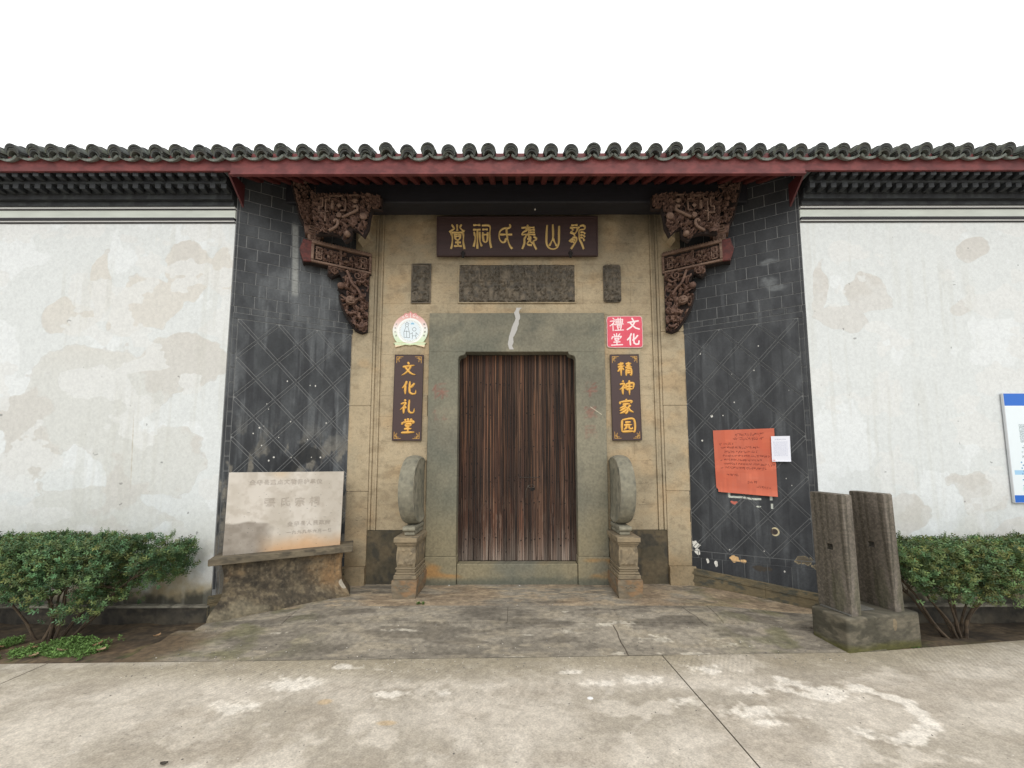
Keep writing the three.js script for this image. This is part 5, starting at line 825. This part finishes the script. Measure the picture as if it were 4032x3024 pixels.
// ================================================================ PAPER NOTICES AND NOTICE BOARD
function scribble(c, x, y, n, size, lw) { c.lineWidth = lw; c.lineCap = 'round'; for (let i = 0; i < n; i++) { const k = 4 + Math.floor(rnd() * 4); for (let j = 0; j < k; j++) { c.beginPath(); const a = x + i * size * 1.08 + rr(0, size * 0.9), b = y + rr(-size * 0.45, size * 0.45); c.moveTo(a, b); const hz = rnd() < 0.55; c.lineTo(a + (hz ? rr(0.25, 0.6) : rr(-0.2, 0.15)) * size, b + (hz ? rr(-0.12, 0.04) : rr(0.25, 0.6)) * size); c.stroke(); } } }
const paperOnWing = (s, w, h, bulge) => { const g = new THREE.PlaneGeometry(w, h, 24, 28), p = g.attributes.position; for (let i = 0; i < p.count; i++) { const u = p.getX(i) / w + 0.5, v = p.getY(i) / h + 0.5; p.setZ(i, 0.004 + bulge * (0.5 * fbm(u * 4 + 2, v * 1.2, 3) + sst(0.06, 0, v) * 1.2 + 0.7 * sst(0.5, 1, u) * sst(0.4, 0.05, v) * fbm(u * 14, v * 1.2, 2))); } g.computeVertexNormals(); return g; };
const wingPoint = (u, v, out) => [2.17 + u * Math.cos(WING) - Math.sin(WING) * out, v, u * Math.sin(WING) + Math.cos(WING) * out];
{
  const c = canvas(660, 800, (x, w, h) => {
    x.fillStyle = '#c0664f'; x.fillRect(0, 0, w, h); for (let i = 0; i < 120; i++) { x.fillStyle = `rgba(${rnd() < 0.5 ? '240,140,115' : '205,90,66'},0.1)`; x.fillRect(rr(-60, w), rr(-60, h), rr(10, 160), rr(30, 260)); }
    x.strokeStyle = 'rgba(92,34,28,0.8)';
    scribble(x, 250, 62, 10, 28, 4); scribble(x, 215, 115, 10, 30, 4);
    const rows = [[60, 178, 1], [100, 178, 5], [82, 232, 1], [112, 225, 15], [112, 278, 14], [92, 330, 20], [60, 385, 1], [105, 380, 16], [105, 430, 21], [60, 485, 1], [112, 480, 17], [130, 570, 5]];
    for (const [a, b, n] of rows) scribble(x, a, b, n, 24, 3.6);
    drawGlyph(x, 'shan', 395, 648, 30, 4); drawGlyph(x, 'cun', 440, 646, 34, 4); scribble(x, 345, 648, 1, 30, 4); scribble(x, 450, 700, 6, 22, 3);
  });
  const g = paperOnWing(1, 0.645, 0.79, 0.014), p = g.attributes.position;
  for (let i = 0; i < p.count; i++) { const u = p.getX(i) / 0.645 + 0.5, v = p.getY(i) / 0.79 + 0.5; p.setXY(i, p.getX(i) - 0.02 * (v - 0.5) * (u < 0.5 ? 0.5 : -0.2) + (u < 0.06 && v < 0.05 ? 0.02 : 0), p.getY(i) - 0.03 * (u - 0.5) * (1 - v) * 1.3); }
  const t = thing('paper_notice', 'large orange paper notice with handwriting on the right black wing wall', 'notice', wingPoint(0.705, 1.56, 0.009), -WING);
  part('sheet', g, std({ map: canvasTex(c), side: THREE.DoubleSide, roughness: 0.8 }), t);
}
{
  const c = canvas(256, 400, (x, w, h) => { x.fillStyle = '#e6e8f2'; x.fillRect(0, 0, w, h); x.strokeStyle = 'rgba(120,125,150,0.75)'; scribble(x, 50, 50, 9, 16, 2.5); x.strokeStyle = 'rgba(150,155,180,0.55)'; for (let i = 0; i < 18; i++) scribble(x, 24, 88 + i * 13, 15, 12, 1.6); x.fillStyle = 'rgba(190,60,60,0.6)'; x.fillRect(6, h - 26, 40, 14); });
  const t = thing('paper_notice', 'small white printed sheet overlapping the right edge of the orange notice', 'notice', wingPoint(1.083, 1.708, 0.03), -WING);
  part('sheet', paperOnWing(1, 0.185, 0.3, 0.004).rotateZ(-0.012), std({ map: canvasTex(c), side: THREE.DoubleSide, roughness: 0.7 }), t);
}
{
  const t = thing('notice_board', 'blue and white printed notice board at the right end of the white wall', 'notice board', [6.36, 1.715, 0.676]), W = 1.54, H = 1.25;
  const c = canvas(1024, 832, (x, w, h) => {
    x.fillStyle = '#dfe9ee'; x.fillRect(0, 0, w, h); x.fillStyle = '#0a63c4'; x.fillRect(0, 0, w, h * 0.115); x.fillRect(0, h * 0.935, w, h * 0.065); x.fillStyle = '#f2f6f8'; x.fillRect(0, h * 0.115, w, 6);
    x.strokeStyle = 'rgba(110,125,130,0.8)'; for (let i = 0; i < 16; i++) scribble(x, 90, 240 + i * 9, 50, 8, 1.6); for (let i = 0; i < 7; i++) scribble(x, i % 2 ? 90 : 110, 400 + i * 17, 40, 13, 2.6);
    x.fillStyle = '#9cc7e6'; x.fillRect(20, 590, 90, 34); x.fillStyle = '#6f9cc0'; for (let i = 0; i < 9; i++) { x.beginPath(); x.arc(80 + (i % 2) * 12, 530 + i * 22, 6, 0, 7); x.fill(); }
    x.fillStyle = '#a7dcd2'; x.beginPath(); x.arc(120, 735, 50, 0, 7); x.fill(); x.fillStyle = '#173246'; x.beginPath(); x.arc(130, 740, 30, 0, 7); x.fill();
  });
  part('panel', rbox(-W / 2, W / 2, -H / 2, H / 2, 0, 0.024, 0.003), std({ color: lin(0.6, 0.62, 0.64), roughness: 0.4 }), t);
  part('printed_sheet', new THREE.PlaneGeometry(W - 0.012, H - 0.012).translate(0, 0, 0.0246), std({ map: canvasTex(c), roughness: 0.35 }), t);
}

// ================================================================ SHRUBS, WEEDS, LITTER
function leafGeo(n, len, wid, spread) {                      // a sprig: leaflets in pairs along a short twig
  const pos = []; for (let i = 0; i < n; i++) {
    const y = (i / n) * spread, a = i * 2.4, tip = new THREE.Vector3(Math.cos(a), 0.55, Math.sin(a)).multiplyScalar(len), b = new THREE.Vector3(0, y, 0), side = new THREE.Vector3(-Math.sin(a), 0.1, Math.cos(a)).multiplyScalar(wid / 2), m = b.clone().addScaledVector(tip, 0.5), dip = new THREE.Vector3(0, -wid * 0.22, 0), e = b.clone().add(tip);
    const l = m.clone().add(side).sub(dip), r = m.clone().sub(side).sub(dip), c = m.clone().add(dip);
    for (const v of [b, c, l, b, r, c, l, c, e, c, r, e]) pos.push(v.x, v.y, v.z);
  }
  const g = new THREE.BufferGeometry(); g.setAttribute('position', new THREE.Float32BufferAttribute(pos, 3)); g.computeVertexNormals(); return g;
}
const sprig = leafGeo(9, 0.025, 0.0135, 0.055), leafMat = new THREE.MeshPhysicalMaterial({ color: 0xffffff, roughness: 0.55, side: THREE.DoubleSide });
const bark = std({ map: stoneTile([78, 66, 54], [98, 84, 68], [58, 50, 42], 91, 4, 4), roughness: 1 });
function limb(a, b, r0, r1, bend) {
  const A = new THREE.Vector3(...a), B = new THREE.Vector3(...b), M = A.clone().lerp(B, 0.5).add(new THREE.Vector3(rr(-bend, bend), rr(-bend, bend) * 0.4, rr(-bend, bend))), c = new THREE.CatmullRomCurve3([A, A.clone().lerp(M, 0.5).add(new THREE.Vector3(rr(-bend, bend) * 0.3, 0, rr(-bend, bend) * 0.3)), M, B]), n = 8, g = new THREE.TubeGeometry(c, n, 1, 6), p = g.attributes.position;
  for (let i = 0; i <= n; i++) { const q = c.getPointAt(i / n), r = mix(r0, r1, i / n); for (let k = 0; k <= 6; k++) { const j = i * 7 + k; p.setXYZ(j, q.x + (p.getX(j) - q.x) * r, q.y + (p.getY(j) - q.y) * r, q.z + (p.getZ(j) - q.z) * r); } }
  g.computeVertexNormals(); return g;
}
function shrub(label, base, x0, x1, z0, z1, topY, lowFn, count, stems, tone) {
  const t = thing('shrub', label, 'shrub', [base[0], base[1], base[2]]), [bx, by, bz] = base;
  const topAt = (x, z) => topY(x) + 0.09 * (fbm(x * 3.5, z * 4 + 3, 3) - 0.5);
  for (let i = 0; i < stems; i++) {
    const ex = mix(x0 + 0.12, x1 - 0.12, (i + 0.5) / stems + rr(-0.1, 0.1)), ez = rr(z0 + 0.06, z1 - 0.06), gl = [], sx = bx + rr(-0.05, 0.05) + (ex - bx) * 0.12, sz = bz + rr(-0.05, 0.05), ey = topAt(ex, ez) - rr(0.12, 0.25), mid = [mix(sx, ex, 0.5) + rr(-0.05, 0.05), mix(by, ey, 0.55), mix(sz, ez, 0.5)];
    gl.push(limb([sx, by - 0.05, sz], mid, rr(0.011, 0.02), 0.009, 0.03), limb(mid, [ex, ey, ez], 0.009, 0.003, 0.04));
    for (let k = 0; k < 11; k++) { const f = rr(0.0, 0.9), o = [mix(mid[0], ex, f), mix(mid[1], ey, f), mix(mid[2], ez, f)]; gl.push(limb(o, [o[0] + rr(-0.22, 0.22), o[1] + rr(-0.02, 0.2), o[2] + rr(-0.18, 0.18)], 0.005, 0.0018, 0.03)); }
    part('stem', boxUV(merge(gl).translate(-bx, -by, -bz), 3), bark, t);
  }
  const im = new THREE.InstancedMesh(sprig, leafMat, count), M = new THREE.Matrix4(), Q = new THREE.Quaternion(), col = new THREE.Color(); let n = 0, guard = 0;
  while (n < count && guard++ < count * 40) {
    const x = rr(x0, x1), z = rr(z0, z1), ty = topAt(x, z), ly = lowFn(x), y = mix(ly, ty, Math.pow(rnd(), 0.62));
    const ed = Math.min((x - x0) / 0.16, (x1 - x) / 0.16, (z - z0) / 0.14, (z1 - z) / 0.14, 1), rnd2 = fbm(x * 6 + 4, y * 6 + z * 5, 3), h = (y - ly) / (ty - ly);
    if (ed < 0.9 && rnd2 < 0.52 - 0.25 * ed - 0.05) continue; if (rnd2 < 0.39 + 0.14 * (1 - h)) continue; if (h < 0.5 && rnd2 < 0.44 + 0.08 * (0.5 - h)) continue; if (fbm(x * 11 + 3, y * 11 + z * 9, 2) < 0.36) continue; if (Math.abs(x - 0.5 * (x0 + x1)) > (x1 - x0) * 0.5 - 0.1 * vn(y * 9, 3) - 0.1 * (1 - h)) continue;
    Q.setFromEuler(new THREE.Euler(rr(-0.9, 0.9) + (z > (z0 + z1) / 2 ? 0.5 : 0), rr(0, 6.3), rr(-0.9, 0.9))); const sc = rr(0.75, 1.25);
    M.compose(new THREE.Vector3(x - bx, y - by, z - bz), Q, new THREE.Vector3(sc, sc, sc)); im.setMatrixAt(n, M);
    const k = rr(0.5, 1.45) * (0.75 + 0.5 * vn(x * 5, z * 5 + y * 4)), wm = rnd(); col.setRGB(tone[0] * k * (0.8 + 0.75 * wm * wm), tone[1] * k, tone[2] * k * (1.1 - 0.4 * wm)); im.setColorAt(n, col); n++;
  }
  // loose shoots standing out of the clipped top
  im.count = n; im.name = 'foliage'; im.userData.kind = 'stuff'; im.castShadow = im.receiveShadow = true; im.instanceMatrix.needsUpdate = true; t.add(im);
  const sh = []; for (let i = 0; i < 16; i++) { const x = rr(x0 + 0.05, x1 - 0.05), z = rr(z0, mix(z0, z1, 0.6)), y = topAt(x, z) - 0.02, hgt = rr(0.04, 0.11); for (let k = 0; k < 4; k++) sh.push(sprig.clone().scale(0.8 - k * 0.1, 0.8, 0.8 - k * 0.1).rotateY(k).translate(x - bx + k * 0.004, y - by + (k / 4) * hgt, z - bz)); }
  part('shoot', merge(sh.map((g) => { g.setAttribute('uv', new THREE.Float32BufferAttribute(new Float32Array(g.attributes.position.count * 2), 2)); return g; })), std({ color: lin(tone[0] * 1.3, tone[1] * 1.2, tone[2]), roughness: 0.6, side: THREE.DoubleSide }), t);
}
const G1 = [0.098, 0.168, 0.07], G2 = [0.11, 0.17, 0.066];
shrub('dense clipped green shrub with thick dark trunk left of the stone tablet', [-4.57, -0.17, 1.17], -5.15, -3.36, 0.8, 1.5, (x) => 0.77 - 0.1 * sst(-3.8, -3.4, x), (x) => 0.3 - 0.3 * blob(x, 0, -4.2, 0, 0.5, 1) + 0.08 * vn(x * 7, 3), 6400, 9, G1);
shrub('clipped green shrub cut off by the left edge of the photo', [-5.35, -0.17, 1.08], -6.7, -5.1, 0.8, 1.45, () => 0.76, (x) => 0.33 + 0.08 * vn(x * 7, 5), 4000, 7, G1);
shrub('green shrub with slanting bare stems just right of the flagpole stones', [4.36, -0.17, 1.12], 3.55, 5.0, 0.8, 1.42, () => 0.71, (x) => 0.14 + 0.1 * vn(x * 6, 8) - 0.05 * sst(4.2, 3.6, x), 4700, 9, G2);
shrub('green shrub under the notice board at the right edge of the photo', [5.4, -0.17, 1.0], 4.95, 6.6, 0.8, 1.35, () => 0.72, (x) => 0.16 + 0.1 * vn(x * 6, 2), 4200, 7, G2);
{
  const w = leafGeo(6, 0.02, 0.012, 0.03), N = 2600, im = new THREE.InstancedMesh(w, std({ color: 0xffffff, side: THREE.DoubleSide, roughness: 0.7 }), N), M = new THREE.Matrix4(), Q = new THREE.Quaternion(), col = new THREE.Color(); let n = 0, guard = 0;
  while (n < N && guard++ < 90000) {
    const x = rr(-6.8, -3.75), z = rr(1.2, 1.68); if (fbm(x * 4 + 2, z * 6, 3) < 0.44 + 0.16 * sst(-4.5, -3.8, x) + 0.1 * sst(1.45, 1.2, z)) continue; if (z > edgeZ(x) - 0.012) continue;
    Q.setFromEuler(new THREE.Euler(rr(-0.4, 0.4), rr(0, 6.3), rr(-0.4, 0.4))); const s = rr(0.6, 1.3); M.compose(new THREE.Vector3(x, -0.15 + 0.02 * rnd(), z), Q, new THREE.Vector3(s, s, s)); im.setMatrixAt(n, M); const k = rr(0.7, 1.3); col.setRGB(0.13 * k, 0.235 * k, 0.055 * k); im.setColorAt(n, col); n++;
  }
  im.count = n; im.name = 'ground_cover'; im.userData.kind = 'stuff'; tag(im, 'low bright green weeds along the road edge at left', 'weeds'); im.userData.kind = 'stuff'; scene.add(im);
  const tufts = [[-1.06, 0.03, 0.7, 'small green weed tuft in the paving by the left drum stone'], [2.35, -0.02, 0.62, 'small green weed tuft at the foot of the right wing wall'], [2.6, -0.04, 0.72, 'tiny weed tuft in the apron beside the flagpole stones'], [3.62, -0.125, 1.42, 'pale green weed tuft at the right foot of the flagpole block']];
  for (const [x, y, z, label] of tufts) { const gl = []; for (let i = 0; i < 16; i++) { const g = w.clone().rotateX(rr(-0.5, 0.5)).rotateY(rr(0, 6)).scale(0.8, 0.7, 0.8).translate(rr(-0.04, 0.04), rr(-0.035, -0.02), rr(-0.025, 0.025)); gl.push(g); } const m = new THREE.Mesh(mergeGeometries(gl), std({ color: lin(0.08, 0.16, 0.03), side: THREE.DoubleSide })); m.name = numbered('weed_tuft'); m.position.set(x, y, z); tag(m, label, 'weed'); m.castShadow = true; scene.add(m); }
}
{
  const leaf = (c) => { const g = new THREE.PlaneGeometry(0.07, 0.045, 6, 4), p = g.attributes.position; for (let i = 0; i < p.count; i++) { const u = p.getX(i) / 0.035, v = p.getY(i) / 0.0225; p.setY(i, p.getY(i) * Math.sqrt(Math.max(0.02, 1 - u * u))); p.setZ(i, 0.012 * u * u + 0.01 * v * v + 0.004 * vn(u * 3, v * 3)); } g.rotateX(-Math.PI / 2); g.computeVertexNormals(); return g; }, lg = leaf(), mats = [lin(0.3, 0.19, 0.1), lin(0.36, 0.26, 0.16), lin(0.22, 0.13, 0.07)].map((c) => std({ color: c, side: THREE.DoubleSide }));
  const spots = [[-3.42, -0.1, 1.27], [-4.05, -0.125, 1.5], [-4.35, -0.125, 1.45], [-4.72, -0.13, 1.42], [-4.2, -0.13, 1.58], [-3.85, -0.125, 1.38], [-5.0, -0.13, 1.35], [-3.7, -0.12, 1.5], [-4.9, -0.13, 1.5]];
  spots.forEach(([x, y, z], i) => { const m = new THREE.Mesh(lg, mats[i % 3]); m.name = numbered('dry_leaf'); m.position.set(x, y + 0.012, z); m.rotation.set(rr(-0.3, 0.3), rr(0, 6), rr(-0.3, 0.3)); m.castShadow = true; if (i) tag(m, 'dry brown leaf lying among the weeds and soil below the left shrubs', 'leaf', 'dry leaves below the left shrubs'); else tag(m, 'dry brown leaf alone at the edge of the soil, nearest the tablet pedestal', 'leaf', 'dry leaves below the left shrubs'); scene.add(m); });
  const d = new THREE.Mesh(lg, std({ color: lin(0.06, 0.05, 0.04), side: THREE.DoubleSide })); d.name = numbered('dry_leaf'); d.position.set(-1.99, roadY(-1.99, 2.755) + 0.004, 2.755); d.rotation.y = 0.1; d.scale.setScalar(0.6); tag(d, 'single dark shrivelled leaf alone on the road at lower left', 'leaf'); scene.add(d);
  { const N = 900, g = new THREE.IcosahedronGeometry(0.006, 0), im = new THREE.InstancedMesh(g, std({ color: 0xffffff, roughness: 1 }), N), M = new THREE.Matrix4(), c = new THREE.Color(); for (let i = 0; i < N; i++) { const q = rnd(), x = rr(-3.2, 3.1), z = q < 0.5 ? edgeZ(x) + rr(-0.25, 0.25) : q < 0.75 ? rr(0.6, 1.2) : rr(1.6, 3.4), y = z > edgeZ(x) ? roadY(x, z) : apronY(x, z) + 0.006, k = rr(0.3, 1.2); M.makeScale(k, k * 0.5, k).setPosition(x, y, z); im.setMatrixAt(i, M); const b = rnd() < 0.25 ? rr(0.45, 0.65) : rr(0.1, 0.28); c.setRGB(b, b * 0.93, b * 0.82); im.setColorAt(i, c); } im.name = 'grit'; im.userData.kind = 'stuff'; tag(im, 'loose grit and crumbs scattered on the paving', 'grit'); scene.add(im); }
  const peb = std({ color: lin(0.72, 0.71, 0.68), roughness: 0.8 }), pg = new THREE.IcosahedronGeometry(0.012, 1).scale(1.3, 0.5, 0.9);
  const scraps = [[0.52, 2.17, 1.5, 'white scrap lying on the road before the right drum stone'], [0.03, 0.08, 0.6, 'white crumb on the landing before the threshold'], [-0.86, 0.07, 0.7, 'white crumb beside the left door jamb base']];
  for (const [x, z, s, label] of scraps) { const m = new THREE.Mesh(pg, peb); m.name = numbered('white_scrap'); m.position.set(x, z > 1.6 ? roadY(x, z) + 0.004 : apronY(x, z) + 0.008, z); m.scale.setScalar(s); tag(m, label, 'litter'); scene.add(m); }
}
renderer.render(scene, camera);
